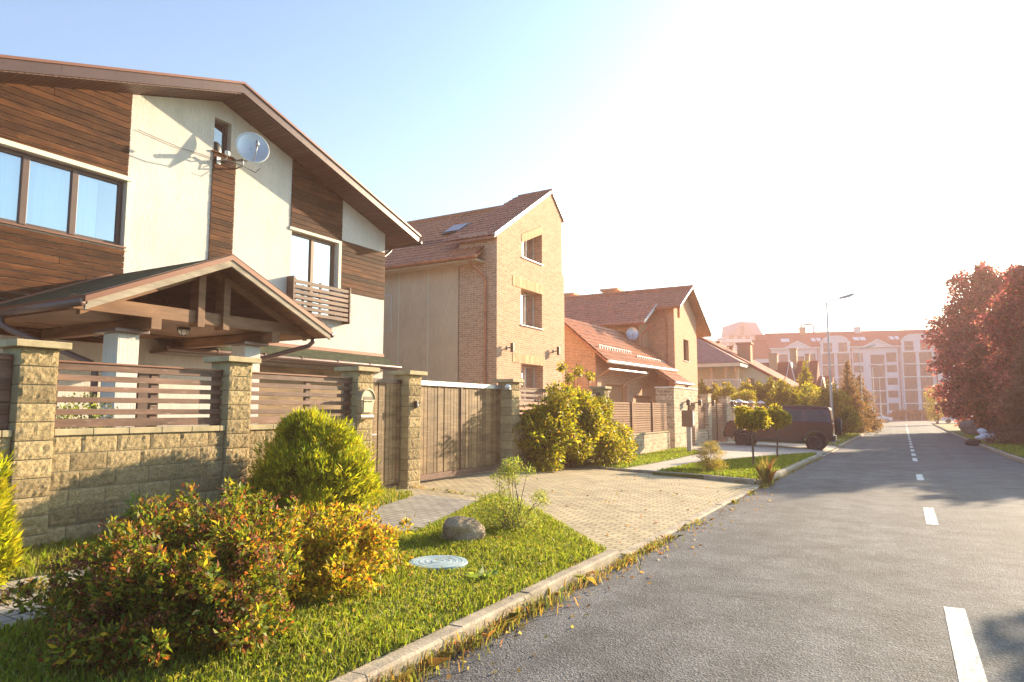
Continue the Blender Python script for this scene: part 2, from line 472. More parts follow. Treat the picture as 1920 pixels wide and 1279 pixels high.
# --- ground
def mat_asphalt():
    m, t = newmat('asphalt', .86, 0, .28)
    v = t.coord('O')
    big = t.noise(v, .35, 5, .6); mid = t.noise(v, 2.2, 5, .6); sp = t.vor(v, 95, out='Color'); gr = t.noise(v, 150, 2)
    c = t.mix(t.ramp(big, (.3, 0.), (.7, 1.)), (.092, .088, .092), (.150, .145, .147))
    c = t.mix(1., c, t.ramp(mid, (.30, .60), (.6, 1.10)), 'MULTIPLY')
    sep = t.n('SeparateColor'); t.l(sp, sep.inputs[0])
    c = t.mix(1., c, t.ramp(sep.outputs[0], (0., .55), (.75, 1.05), (1., 1.7)), 'MULTIPLY')
    warp = t.n('VectorMath', operation='ADD'); t.l(v, warp.inputs[0])
    nz = t.noise(v, 1.4, 4, .6, 1); t.l(nz, warp.inputs[1])
    e = t.vor(warp.outputs[0], .42, 'DISTANCE_TO_EDGE')
    cr = t.ramp(e, (.0, 1.), (.006, 0.))
    cr = t.math('MULTIPLY', cr, t.ramp(t.noise(v, .6, 2), (.48, 0.), (.58, .4)))
    tr = t.noise(t.coord('O', (1.5, .03, 1)), 1.3, 3)
    c = t.mix(1., c, t.ramp(tr, (.3, .84), (.65, 1.1)), 'MULTIPLY')
    sp2 = t.noise(v, .8, 3, .5)
    c = t.mix(t.ramp(sp2, (.62, 0.), (.70, .45)), c, (.075, .07, .07))
    c = t.mix(cr, c, (.03, .028, .027))
    t.l(c, t.b.inputs['Base Color'])
    h = t.math('ADD', t.math('MULTIPLY', t.vor(v, 70), .9), t.math('MULTIPLY', gr, .5))
    h = t.math('SUBTRACT', h, t.math('MULTIPLY', cr, 1.5))
    n1 = t.bump(t.noise(v, 11, 5, .7), .35, .03)
    t.bump(h, .75, .009, n1)
    return m
m_asphalt = mat_asphalt()
def mat_mark():
    m, t = newmat('road_paint', .7, 0, .3)
    v = t.coord('O'); a = t.noise(v, 24, 6, .7); b = t.noise(t.coord('O', (1, .12, 1)), 30, 4)
    c = t.mix(t.ramp(t.math('ADD', t.math('MULTIPLY', a, .6), t.math('MULTIPLY', b, .4)), (.455, 1.), (.515, 0.)), (.66, .66, .64), (.30, .29, .28))
    t.l(c, t.b.inputs['Base Color']); t.bump(t.vor(v, 70), .5, .006); return m
m_mark = mat_mark()
m_kerb = M('kerb_concrete', (.36, .295, .22), .92, var=.28, vs=4, bump=.6, bs=26, attr=.07, fine=90)
m_paver = M_brick('driveway_pavers', .21, .105, .010, (.47, .38, .235), (.37, .30, .195), (.17, .135, .085), .8, noisy=.25, nscale=3)
m_paver_g = M_brick('grey_footpath_pavers', .21, .105, .010, (.34, .30, .255), (.28, .25, .215), (.15, .13, .105), .8, noisy=.25, nscale=3)
m_concrete = M_brick('pale_paving', .4, .4, .008, (.46, .40, .335), (.41, .36, .30), (.28, .24, .2), .3, noisy=.15, nscale=2)
m_dirt = M('dry_dirt', (.17, .135, .09), .95, var=.3, vs=5, bump=.8, bs=30)
m_turf = M('turf_soil', (.10, .12, .025), .95, col2=(.17, .17, .05), vs=5, bump=.8, bs=50, fine=60)
m_land = M('far_grass', (.06, .085, .025), .95, col2=(.11, .12, .05), vs=.5, bump=.5, bs=8)
# ------------------------------------------------------------------ ground
def st(o, kind='structure'): o['kind'] = kind; return o
def ruled(name, ys, xl, xr, zf, mat, nx=10, skirt=.0, dz=0., kind='structure'):
    mb = MB(); n = nx
    rows = []
    for y in ys:
        a, b = xl(y) if callable(xl) else xl, xr(y) if callable(xr) else xr
        rows.append([(a+(b-a)*i/n, y, zf(a+(b-a)*i/n, y)+dz) for i in range(n+1)])
    vs = [p for r in rows for p in r]
    mb.add(vs, [(j*(n+1)+i, j*(n+1)+i+1, (j+1)*(n+1)+i+1, (j+1)*(n+1)+i) for j in range(len(rows)-1) for i in range(n)])
    if skirt:
        loop = rows[0] + [r[-1] for r in rows[1:-1]] + rows[-1][::-1] + [r[0] for r in rows[1:-1]][::-1]
        k = len(loop); mb.add(loop + [(x, y, z-skirt) for x, y, z in loop], [(i, (i+1) % k, k+(i+1) % k, k+i) for i in range(k)])
    return st(mb.build(name, mat, smooth=not skirt), kind)
fr = lambda a, b, s: [a+i*(b-a)/max(1, round((b-a)/s)) for i in range(max(1, round((b-a)/s))+1)]

mb = MB()
R_ = 2500
ys = [-R_, -60, 14, 24, 34, 48, 60, 300, R_]
for a, b in zip(ys, ys[1:]):
    for x0, x1 in ((-R_, -60), (-60, 60), (60, R_)):
        mb.add([(x0, a, z_road(a)-.16), (x1, a, z_road(a)-.16), (x1, b, z_road(b)-.16), (x0, b, z_road(b)-.16)], [(0, 1, 2, 3)])
st(mb.build('ground', m_land))
Y_END = 112
ruled('road', fr(-12, Y_END+8, 2), -2.80, 3.47, lambda x, y: z_road(y), m_asphalt, 6)
mb = MB(); mb.box(-60, 18, Y_END+8, 158, -.37, z_road(150)-.001); st(mb.build('parking_road', m_asphalt))
mb = MB()
for y0, y1 in [(3.2, 5.55), (5.6, 6.95), (11.8, 13.8), (19.6, 21.6)] + [(24.0+k*4.0+(.0 if k else .3), 26.0+k*4.0+.3) for k in range(1, 22)]:
    y0, y1 = (4.4, 6.98) if y0 == 3.2 else (y0, y1)
    if y0 == 5.6: continue
    mb.add([(.215, y0, z_road(y0)+.004), (.365, y0, z_road(y0)+.004), (.365, y1, z_road(y1)+.004), (.215, y1, z_road(y1)+.004)], [(0, 1, 2, 3)])
st(mb.build('road_marking', m_mark))

# kerbs
def kerb(mb, a, b, w, ztop, drop=.3, step=1.0, seed=0):
    g = random.Random(seed); a, b = Vector(a), Vector(b); L = (b-a).length; n = max(1, round(L/step)); d = (b-a)/n; u = Vector((-d.y, d.x)).normalized()
    for i in range(n):
        p, q = a+d*(i+.003), a+d*(i+.997); mb.rnd = g.random(); j = g.uniform(-.008, .008); k = g.uniform(-.006, .006)
        poly = [p+u*(-w/2+k), q+u*(-w/2+k), q+u*(w/2+k), p+u*(w/2+k)]
        z0 = ztop(p.x, p.y)+j; z1 = ztop(q.x, q.y)+j; c = .018
        ins = [p+u*(-w/2+k+c), q+u*(-w/2+k+c), q+u*(w/2+k-c), p+u*(w/2+k-c)]
        vs = [(v.x, v.y, (z0 if t in (0, 3) else z1)-drop) for t, v in enumerate(poly)] + [(v.x, v.y, (z0 if t in (0, 3) else z1)-c) for t, v in enumerate(poly)] + [(v.x, v.y, z0 if t in (0, 3) else z1) for t, v in enumerate(ins)]
        mb.add(vs, [(0, 1, 5, 4), (1, 2, 6, 5), (2, 3, 7, 6), (3, 0, 4, 7), (4, 5, 9, 8), (5, 6, 10, 9), (6, 7, 11, 10), (7, 4, 8, 11), (8, 9, 10, 11)])
mb = MB()
hi = lambda x, y: z_road(y)+.12
kerb(mb, (-2.86, -8), (-2.86, 7.25), .15, hi, seed=1)
kerb(mb, (-2.84, 7.3), (-2.84, 16.1), .13, lambda x, y: z_road(y)+.032, seed=2)
kerb(mb, (-2.86, 16.15), (-2.86, 28.9), .15, hi, seed=3)
kerb(mb, (-2.84, 29.0), (-2.84, 37.4), .13, lambda x, y: z_road(y)+.035, seed=4)
kerb(mb, (-2.86, 37.5), (-2.86, Y_END), .15, hi, step=2, seed=5)
kerb(mb, (3.53, -8), (3.53, Y_END-4), .15, hi, step=1.5, seed=6)
kerb(mb, (-2.95, 16.16), (-7.75, 16.95), .11, lambda x, y: z_lawn(x, y)+.035, seed=7)
st(mb.build('kerb', m_kerb))

# paved areas
ruled('driveway', fr(6.6, 16.9, .8), -8.7, -2.90, z_drive, m_paver, 8)
def path_l(y): return interp(y, [(3, -6.72), (6.9, -6.55), (9.2, -7.05)])
def path_r(y): return interp(y, [(6.4, -5.33), (6.9, -5.18), (9.9, -6.0)])
ruled('footpath', fr(-6, 9.3, .7), path_l, lambda y: path_r(y), z_lawn, m_paver_g, 6, .06, .012)
ruled('pavement', fr(16.9, 38, 1.5), -8.6, -2.9, lambda x, y: z_lawn(x, y)-(.06 if x > -3.5 and 29 < y < 37.4 else 0), m_concrete, 8, 0, .005)
mb = MB(); mb.box(-60, -8.0, -10, 18.5, -.2, .2); mb.box(-60, -8.15, 18.6, 80, -.3, .06); st(mb.build('yard', m_concrete))

# lawns (turf sheets with real edges; the blades stand on them)
def lawnA_r(y): return interp(y, [(7.15, -2.937), (8.9, -4.62), (9.95, -6.0)])
ruled('lawn', fr(-6, 9.9, .5), lambda y: path_r(y)+.01, lambda y: max(lawnA_r(y), path_r(y)+.03), z_lawn, m_turf, 8, .14, .02)
ruled('lawn_strip', fr(-6, 8.9, .7), -7.72, lambda y: path_l(y)-.01, z_lawn, m_turf, 3, .14, .03)
def lawnC_l(y): return interp(y, [(16.1, -5.35), (20, -5.35), (23, -4.7), (28.6, -3.15)])
ruled('lawn_plot', fr(16.3, 28.6, .8), lawnC_l, -2.937, z_lawn, m_turf, 6, .1, .02)
def lawnD_y0(x): return 16.2+(-2.95-x)*.165
ruled('lawn_edge', fr(17.0, 27.4, .8), -7.86, lambda y: interp(y, [(17, -6.35), (25, -6.45), (27.4, -7.5)]), z_lawn, m_turf, 3, .1, .03)
ruled('verge', fr(37.6, Y_END, 3), -8.2, -2.95, z_lawn, m_turf, 4, .1, .02)
ruled('lawn_far_side', fr(-8, Y_END-4, 3), 3.62, 18, z_lawn, m_turf, 10, .1, .02)

# ---- grass blades
GP = [((.19, .24, .02), 5), ((.25, .29, .03), 4), ((.31, .30, .06), 1.6), ((.38, .32, .11), .8)]
# blades of a lawn
def sample(n, x0, x1, y0, y1, xl, xr, dz=.02, zf=z_lawn):
    x = NPR.uniform(x0, x1, n); y = NPR.uniform(y0, y1, n)
    k = np.array([(xl(b) if callable(xl) else xl) < a < (xr(b) if callable(xr) else xr) for a, b in zip(x, y)])
    x, y = x[k], y[k]
    return np.stack([x, y, np.array([zf(a, b) for a, b in zip(x, y)])+dz], 1)
P = sample(110000, -6.1, -2.875, 2.0, 10, lambda y: path_r(y)-.02, lambda y: lawnA_r(y)+.05)
dm = np.hypot(P[:, 0]+4.02, P[:, 1]-5.60); P = P[dm > .30]
h = .052+.035*np.array([noise.noise(Vector((p[0], p[1], 0))*1.3) for p in P])
st(blades('grass', P, h, .0085, GP, m_blade, .9), 'stuff')
P = sample(16000, -7.75, -6.5, 2, 9.0, -7.72, lambda y: path_l(y)+.03)
st(blades('grass', P, .11, .011, GP+[((.34, .29, .12), 1.5)], m_blade, .9), 'stuff')
P = np.concatenate([sample(30000, -5.4, -2.9, 16.1, 28.6, lambda y: lawnC_l(y), -2.92), sample(16000, -7.9, -6.2, 17.0, 27.4, -7.86, lambda y: interp(y, [(17, -6.35), (25, -6.45), (27.4, -7.5)]))])
P = P[P[:, 1] > 16.25+(-2.95-P[:, 0])*.165]
st(blades('grass', P, .06, .022, [((.17, .24, .02), 5), ((.23, .28, .03), 4), ((.30, .30, .06), 1)], m_blade, .9), 'stuff')
P = np.concatenate([sample(16000, 3.62, 9, 22, 60, 3.62, 9), sample(5000, -8, -2.95, 37.6, 60, -8, -2.95)])
st(blades('grass', P, .09, .04, GP, m_blade, .9), 'stuff')
# dry weeds in the gutter and seams
DW = [((.36, .24, .07), 4), ((.26, .22, .06), 4), ((.18, .21, .04), 4), ((.42, .19, .07), 1)]
pts = []
g = random.Random(5)
y = 1.6
while y < 16.4:
    y += g.uniform(.05, .34)
    if 8.8 < y < 15.4 and g.random() < .82: continue
    k = g.randint(8, 110) if y < 8.6 or y > 15.6 else g.randint(15, 50)
    xc = -2.74+g.uniform(-.02, .05)
    for _ in range(k): pts.append((xc+g.gauss(.02, .04)+(g.random() < .06)*g.random()*.2, y+g.gauss(0, .12), z_road(y)))
for y in np.arange(16.3, 28.5, .16):
    for _ in range(g.randint(0, 14)): pts.append((-2.74+g.gauss(.0, .04), y+g.gauss(0, .1), z_road(y)))
for x in np.arange(-7.6, -2.9, .12):
    for _ in range(g.randint(0, 9)): pts.append((x+g.gauss(0, .05), 16.08+(-2.95-x)*.165+g.gauss(0, .03), z_drive(x, 16)))
for _ in range(500):
    x = g.uniform(-8, -3); pts.append((x, interp(x, [(-6, 9.95), (-2.95, 7.2)])+abs(g.gauss(0, .07))-.05, z_drive(x, 8)))
P = np.array(pts)
st(blades('dry_weeds', P, np.where(P[:, 1] < 6.5, .125, .08), .009, DW, m_blade, 1.3), 'stuff')
pts = []
for cx, cy in ((-6.0, 3.35), (-6.25, 3.1), (-5.8, 3.6), (-6.5, 3.8), (-6.1, 2.75), (-5.7, 3.05)):
    for _ in range(60): pts.append((cx+g.gauss(0, .09), cy+g.gauss(0, .06), z_lawn(cx, cy)+.012))
for y in np.arange(2.4, 9.4, .03):
    for _ in range(3): pts.append((-7.70+abs(g.gauss(0, .06)), y+g.gauss(0, .04), z_lawn(-7.6, y)+.02))
st(blades('dry_weeds', np.array(pts), .085, .011, DW, m_blade, 1.4), 'stuff')
# ------------------------------------------------------------------ generic window
def TX(pos):   # facade looking along +x : (a along y, d outwards, z)
    return lambda a, d, z: (pos+d, a, z)
def TY(pos):   # facade looking along -y
    return lambda a, d, z: (a, pos-d, z)
def tbox(mb, T, a0, a1, d0, d1, z0, z1):
    p, q = T(a0, d0, z0), T(a1, d1, z1); mb.box(p[0], q[0], p[1], q[1], p[2], q[2])
def window(parent, T, a0, a1, z0, z1, mull=(), depth=.12, fw=.06, frame=None, glass=None, curtain=None, sill=None, trans=(), cur=None, room=True):
    frame = frame or m_frame; glass = glass or m_glass
    mb = MB(); di, do = -depth-.06, -depth
    for b0, b1 in ((a0, a0+fw), (a1-fw, a1)): mb.rnd = RND.random(); tbox(mb, T, b0, b1, di, do, z0, z1)
    for c0, c1 in ((z0, z0+fw), (z1-fw, z1)): tbox(mb, T, a0+fw, a1-fw, di, do-.002, c0, c1)
    for m in mull: mb.rnd = RND.random(); tbox(mb, T, m-fw*.75, m+fw*.75, di, do+.012, z0+fw*.5, z1-fw*.5)
    for tz in trans: tbox(mb, T, a0+fw, a1-fw, di, do-.004, tz-.02, tz+.02)
    w = mb.build('window', frame, parent, bevel=.006)
    mb = MB(); gd = -depth-.035
    mb.add([T(a0+fw*.5, gd, z0+fw*.5), T(a1-fw*.5, gd, z0+fw*.5), T(a1-fw*.5, gd, z1-fw*.5), T(a0+fw*.5, gd, z1-fw*.5)], [(0, 1, 2, 3)])
    mb.build('pane', glass, w)
    if curtain:
        mb = MB()
        for c0, c1 in (cur or [(a0, a1)]):
            n = max(6, int((c1-c0)/.03))
            mb.grid(lambda u, v: T(c0+(c1-c0)*u, -depth-.12+.018*sin(u*n*1.05)+.01*sin(u*n*.37+2), z0+.02+(z1-z0-.02)*v), n, 1)
        mb.build('curtain', curtain, w, smooth=True)
    if room:
        mb = MB(); tbox(mb, T, a0-.3, a1+.3, -depth-1.4, -depth-1.35, z0-.3, z1+.3); mb.build('interior', m_room, w)
    if sill:
        mb = MB(); tbox(mb, T, a0-.06, a1+.06, -depth+.0, .05, z0-.04, z0-.012); mb.build('sill', sill, w)
    return w

def boards(mb, T, poly, pitch=.124, gap=.014, thick=.024, seed=0):
    """horizontal cladding boards clipped to a convex (a,z) polygon"""
    g = random.Random(seed); z = min(p[1] for p in poly); z1 = max(p[1] for p in poly); a0 = min(p[0] for p in poly); a1 = max(p[0] for p in poly)
    while z < z1:
        joints = [a0-1] + ([g.uniform(a0+.6, a1-.6)] if a1-a0 > 2 and g.random() < .6 else []) + [a1+1]
        for b0, b1 in zip(joints, joints[1:]):
            pc = clip(clip(clip(clip(poly, 0, -1, -z), 0, 1, z+pitch-gap), -1, 0, -b0-.002), 1, 0, b1-.002)
            if area(pc) < 5e-4: continue
            mb.rnd = g.random(); t = thick+g.uniform(-.003, .003)
            p0 = T(0, 0, 0); p1 = T(0, t, 0)
            mb.prism([T(a, .002, q) for a, q in pc], tuple(p1[i]-p0[i] for i in range(3)))
        z += pitch

# ------------------------------------------------------------------ house 1 : cream plaster and dark boards
h1 = thing('suburban_house', 'cream plaster house with dark stained board panels and timber porch', 'house', (-14, 9, 0))
X1 = -13.0; T1 = TX(X1)
RIDGE = (9.6, 8.58); SL, SR = .335, .312
zs = lambda y: RIDGE[1]-(RIDGE[0]-y)*SL if y < RIDGE[0] else RIDGE[1]-(y-RIDGE[0])*SR
holes = [(4.2, 7.56, 4.80, 6.12), (9.44, 9.88, 7.38, 8.16), (11.74, 13.33, 4.02, 6.12)]
wall = [(1.5, -.3), (15.27, -.3), (15.27, zs(15.27)), RIDGE, (1.5, zs(1.5))]
mb = MB()
for pc in cut_wall(wall, holes): mb.yz(pc, X1-.32, X1)
mb.box(-24, X1-.32, 15.0, 15.27, -.3, zs(15.27)); mb.box(-24, X1-.32, 1.5, 1.75, -.3, zs(1.5)); mb.box(-24.2, -24, 1.5, 15.27, -.3, 6.8)
w1 = mb.build('wall', m_plaster, h1)
# roof
XR0, XR1 = -24.5, X1+.72
def slope(y0, y1, lift, th, x0, x1):
    return [(y0, zs(y0)+lift), (y1, zs(y1)+lift), (y1, zs(y1)+lift+th), (y0, zs(y0)+lift+th)]
mb = MB()
for a, b in ((.6, RIDGE[0]), (RIDGE[0], 16.02)): mb.yz(slope(a, b, .23, .05, 0, 0), XR0, XR1+.03)
roof1 = mb.build('roof', m_fascia_top, h1)
mb = MB()
for a, b in ((.6, RIDGE[0]), (RIDGE[0], 15.96)): mb.yz(slope(a, b, .035, .19, 0, 0), XR1-.03, XR1)
mb.box(XR0, XR1-.03, 15.94, 15.97, zs(15.96)+.03, zs(15.96)+.22)
mb.mi = 1
for k in range(26):
    y = 4.6+k*.44+RND.uniform(-.06, .06)
    mb.lathe([(.0, .004), (.009, .003), (.009, 0)], (XR1, y, zs(y)+.15), 'x', 8)
for y in (5.9, 8.6, 11.3, 13.6):   # joints in the metal cover
    mb.yz([(y, zs(y)+.036), (y+.006, zs(y)+.036), (y+.006, zs(y)+.224), (y, zs(y)+.224)], XR1-.001, XR1+.0015)
mb.build('fascia', [m_fascia, m_black_pl], roof1)
mb = MB()
# soffit strips running out from the wall, with a shadow gap between
for a, b in ((.6, RIDGE[0]), (RIDGE[0], 15.95)):
    n = int((b-a)/.105)
    for i in range(n):
        y0, y1 = a+(b-a)*i/n+.006, a+(b-a)*(i+1)/n-.006
        mb.rnd = RND.random(); mb.yz([(y0, zs(y0)+.012), (y1, zs(y1)+.012), (y1, zs(y1)+.03), (y0, zs(y0)+.03)], (X1 if b < 15.3 or y1 < 15.3 else XR0), XR1-.03)
    mb.yz([(a, zs(a)+.03), (b, zs(b)+.03), (b, zs(b)+.2), (a, zs(a)+.2)], XR0, XR1-.04)
mb.build('soffit', m_soffit, roof1)
mb = MB(); mb.tube([(XR0, 16.03, 6.63), (XR1+.02, 16.03, 6.63)], .065, 12); mb.build('gutter', m_fascia, roof1, smooth=True)
mb = MB(); mb.tube([(-13.35, 16.0, 6.56), (-13.35, 15.9, 6.45), (-13.2, 15.4, 6.15), (-13.2, 15.33, 6.0), (-13.2, 15.33, .2)], .045, 10); mb.build('downpipe', m_fascia, roof1, smooth=True)
# chimney on the far slope (only its cap shows above the verge)
mb = MB(); mb.box(-16.3, -15.7, 13.9, 14.5, 6.8, 8.62); mb.box(-16.38, -15.62, 13.82, 14.58, 8.62, 8.69); mb.box(-16.42, -15.58, 13.78, 14.62, 8.8, 8.84)
for sx in (-16.33, -15.67):
    for sy in (13.87, 14.53): mb.box(sx-.02, sx+.02, sy-.02, sy+.02, 8.69, 8.8)
mb.build('chimney', m_fascia, roof1)
# cladding
def clad(poly, seed):
    mb = MB(); boards(mb, T1, poly, seed=seed); return mb.build('cladding_panel', m_clad, h1)
top = lambda a, b: [(b, zs(b)+.03), (a, zs(a)+.03)]
clad([(1.6, 6.215), (7.56, 6.215)]+top(1.6, 7.56), 1)
clad([(1.6, 2.9), (7.58, 2.9), (7.58, 4.75), (1.6, 4.75)], 2)
clad([(9.43, 2.9), (10.02, 2.9), (10.02, 7.37), (9.43, 7.37)], 3)
clad([(11.69, 6.2), (13.47, 6.2)]+top(11.69, 13.47), 4)
clad([(13.48, 4.86), (15.26, 4.86), (15.26, 6.24), (13.48, 6.24)], 5)
mb = MB(); mb.box(X1, X1+.04, 1.6, 7.64, 6.125, 6.212); mb.box(X1, X1+.02, 7.565, 7.66, 4.74, 6.126); mb.build('window_trim', m_trim, h1)
mb = MB(); mb.box(X1-.002, X1+.035, 11.66, 13.46, 6.125, 6.196); mb.box(X1, X1+.033, 13.36, 13.46, 4.0, 6.126); mb.build('window_trim', m_trim, h1)
# windows
window(h1, T1, 4.2, 7.54, 4.82, 6.11, (5.02, 5.84, 6.66), .10, .075, m_frame, m_glass, m_curtain, cur=[(4.2, 6.62), (6.72, 7.12)], sill=m_fascia_top)
window(h1, T1, 9.45, 9.87, 7.39, 8.15, (), .13, .06, m_frame, m_glass_d, sill=m_clad)
window(h1, T1, 11.75, 13.32, 4.03, 6.11, (12.53,), .10, .07, m_frame_lt, m_glass, m_curtain_w, trans=(4.9,), cur=[(11.75, 13.32)])
window(h1, T1, 4.7, 5.5, 2.05, 3.05, (), -.03, .06, m_frame, m_glass_d, room=False)
# balcony rail in front of the tall window
mb = MB()
for i in range(7):
    z = 4.0+i*.128; mb.rnd = RND.random(); mb.box(X1+.2, X1+.225, 11.66, 13.66, z, z+.088)
for y in (11.70, 12.55, 13.58): mb.box(X1+.155, X1+.2, y, y+.06, 3.97, 4.9)
for y in (11.66, 13.62):
    mb.box(X1, X1+.24, y-.03, y+.01, 3.95, 4.93)
br = mb.build('balcony_rail', m_rail, h1, bevel=.004)
# canopy roof over the garage
mb = MB(); mb.xz([(X1, 3.13), (X1+.55, 2.86), (X1+.55, 2.91), (X1, 3.19)], 8.2, 15.32)
cg = mb.build('garage_canopy', m_shingle, h1)
mb = MB(); mb.box(X1+.0, X1+.03, 8.2, 15.28, 3.185, 3.27); mb.build('flashing', m_fascia_top, cg)
mb = MB(); mb.tube([(X1+.6, 8.2, 2.86), (X1+.6, 15.34, 2.86)], .05, 10)
for y in (9.3, 10.5, 11.6, 12.8, 14): mb.box(X1+.52, X1+.655, y, y+.03, 2.84, 2.925)
mb.box(X1+.02, X1+.55, 8.2, 15.3, 2.78, 2.83); mb.build('gutter', m_gutter, cg)
mb = MB(); mb.box(X1, X1+.03, 10.1, 14.2, 0, 2.7)
for k in range(6): mb.box(X1+.03, X1+.04, 10.15, 14.15, .1+k*.44, .5+k*.44)
mb.build('garage_door', m_gatewood, h1)
mb = MB(); mb.box(X1+.0, X1+.05, 7.9, 8.42, 0, 2.52); mb.box(X1+.05, X1+.07, 7.98, 8.34, .2, 2.4); mb.build('front_door', m_frame, h1, bevel=.005)
# porch roof
PY, PZ, PX = 7.34, 4.10, -9.5; HW, EZ = 2.26, 3.10
def pslope(s, d0, d1, lo, hi):
    k = (PZ-EZ)/HW
    return [(PY+s*d0, PZ-k*d0+lo), (PY+s*d1, PZ-k*d1+lo), (PY+s*d1, PZ-k*d1+hi), (PY+s*d0, PZ-k*d0+hi)]
mb = MB()
for s in (-1, 1): mb.yz(pslope(s, 0, HW, .06, .10), X1, PX-.02)
pr = mb.build('porch_roof', m_shingle, h1)
mb = MB()
for s in (-1, 1): mb.yz(pslope(s, 0, HW+.02, -.09, .055), PX-.045, PX)
mb.build('barge_board', m_barge, pr, bevel=.005)
mb = MB()
for s in (-1, 1):
    mb.yz(pslope(s, 0, HW+.03, .02, .115), PX, PX+.018); mb.yz(pslope(s, 0, HW+.03, .103, .118), PX-.14, PX+.018)
    mb.yz(pslope(s, 0, HW+.02, .10, .135), X1, X1+.05)
for s in (-1, 1): mb.box(X1, PX, PY+s*(HW+.005)-.012, PY+s*(HW+.005)+.012, EZ-.02, EZ+.11)
mb.build('flashing', m_fascia_top, pr)
mb = MB()
for s in (-1, 1):
    for i in range(24):
        a, b = HW*i/24+.004, HW*(i+1)/24-.004; mb.rnd = RND.random(); mb.yz(pslope(s, a, b, -.04, -.01), X1, PX-.05)
    mb.yz(pslope(s, 0, HW-.02, -.008, .055), X1, PX-.05)
mb.build('soffit', m_beam, pr)
for s in (-1, 1): mb = MB(); mb.tube([(X1+.05, PY+s*(HW+.07), EZ+.0), (PX+.0, PY+s*(HW+.07), EZ+.0)], .055, 12); mb.build('gutter', m_gutter, pr, smooth=True)
mb = MB(); mb.tube([(-11.65, PY-HW-.07, EZ-.02), (-11.65, PY-HW-.07, EZ-.16), (-11.55, PY-HW, EZ-.24), (-10.66, 5.82, 2.36), (-10.62, 5.86, 2.28), (-10.62, 5.86, .2)], .05, 12); mb.build('downpipe', m_gutter, pr, smooth=True)
mb = MB(); mb.tube([(-10.0, PY+HW+.05, EZ-.02), (-10.0, PY+HW+.05, EZ-.12), (-10.05, PY+HW-.02, EZ-.2), (-10.55, 8.68, 2.56), (-10.6, 8.6, 2.42), (-10.6, 8.6, .2)], .045, 12); mb.build('downpipe', m_gutter, pr, smooth=True)
mb = MB(); XT = -10.0
mb.rnd = .8; mb.box(XT-.06, XT+.06, PY-HW+.05, PY+HW-.05, 3.06, 3.27)
mb.rnd = .6
for y in (7.10, 7.58): mb.box(XT-.11, XT+.11, y-.065, y+.065, 3.0, PZ-.1-.44*abs(y-PY))
for y in (6.30, 8.60): mb.rnd = RND.random(); mb.box(X1, XT+.16, y-.085, y+.085, 2.88, 3.055)
for s in (-1, 1): mb.yz(pslope(s, 0, HW-.15, -.18, -.045), XT-.05, XT+.05)
mb.build('truss', m_beam, pr, bevel=.008)
mb = MB()
for i in range(26):   # dark vertical boards closing the gable behind the truss
    y0 = PY-1.75+i*.135; zt = PZ-.06-.44*abs(y0+.06-PY)
    if zt > 3.1: mb.rnd = RND.random(); mb.box(-12.2, -12.17, y0, y0+.127, 3.05, zt)
mb.box(X1, -10.1, PY-HW+.1, 6.2, 3.06, 3.085); mb.box(X1, -10.1, 6.4, 8.5, 3.07, 3.095); mb.box(X1, -10.1, 8.7, PY+HW-.1, 3.06, 3.085)
mb.build('porch_ceiling', m_beam, pr)
for y in (6.1, 8.40):
    mb = MB(); mb.box(-10.58, -10.2, y-.17, y+.17, 0, 2.82); p = mb.build('porch_pillar', m_plaster, h1, bevel=.01)
    mb = MB(); mb.box(-10.68, -10.1, y-.27, y+.27, 2.82, 2.88); mb.build('pillar_cap', m_gutter, p, bevel=.01)

# ceiling lamp, dish, camera
t = thing('ceiling_lamp', 'small caged bowl lamp under the timber porch ceiling', 'lamp', (-10.7, 7.35, 3.06))
mb = MB(); mb.lathe([(.11, 0), (.11, -.03), (.095, -.03)], (-10.7, 7.35, 3.06)); mb.build('lamp_base', m_black_pl, t)
mb = MB(); mb.lathe([(.09, -.03), (.085, -.07), (.05, -.11), (0, -.125)], (-10.7, 7.35, 3.06)); mb.build('lamp_shade', m_white, t, smooth=True)
mb = MB()
for a in (0, pi/3, 2*pi/3): mb.tube([(-10.7+cos(a)*.1*c, 7.35+sin(a)*.1*c, 3.03-.105*sqrt(max(0, 1-c*c))) for c in (-1, -.7, -.3, 0, .3, .7, 1)], .005, 5)
mb.build('cage', m_black_pl, t)

t = thing('satellite_dish', 'pale round satellite dish beside the small attic window', 'satellite dish', (-13, 9.98, 7.2))
dc = Vector((-12.58, 10.11, 7.55)); dn = Vector((.86, -.42, .22)).normalized()   # looks out over the road
du = Vector((0, 0, 1)).cross(dn).normalized(); dv = dn.cross(du)
mb = MB(); vs, fs = [], []
for j in range(9):
    r = .36*j/8
    for k in range(36):
        a = 2*pi*k/36; p = dc+du*(r*cos(a))+dv*(r*1.06*sin(a))+dn*(.10*(r/.36)**2); vs.append(p)
for j in range(8): fs += [(j*36+k, j*36+(k+1) % 36, (j+1)*36+(k+1) % 36, (j+1)*36+k) for k in range(36)]
mb.add(vs, fs)
o = mb.build('reflector', m_dish, t, smooth=True, recalc=False); sm = o.modifiers.new('t', 'SOLIDIFY'); sm.thickness = .006
mb = MB(); mb.tube([dc+du*(.36*cos(a))+dv*(.382*sin(a))+dn*.10 for a in [2*pi*k/40 for k in range(41)]], .009, 6); mb.build('rim', m_white, t, smooth=True)
lb = dc+dn*.5-dv*.16
mb = MB(); mb.tube([dc-dv*.37+dn*.08, dc-dv*.33+dn*.3, lb-dv*.05], .012, 6); mb.tube([dc-dv*.1-dn*.02, dc-dv*.2-dn*.12, (-12.76, 9.98, 7.26)], .022, 8)
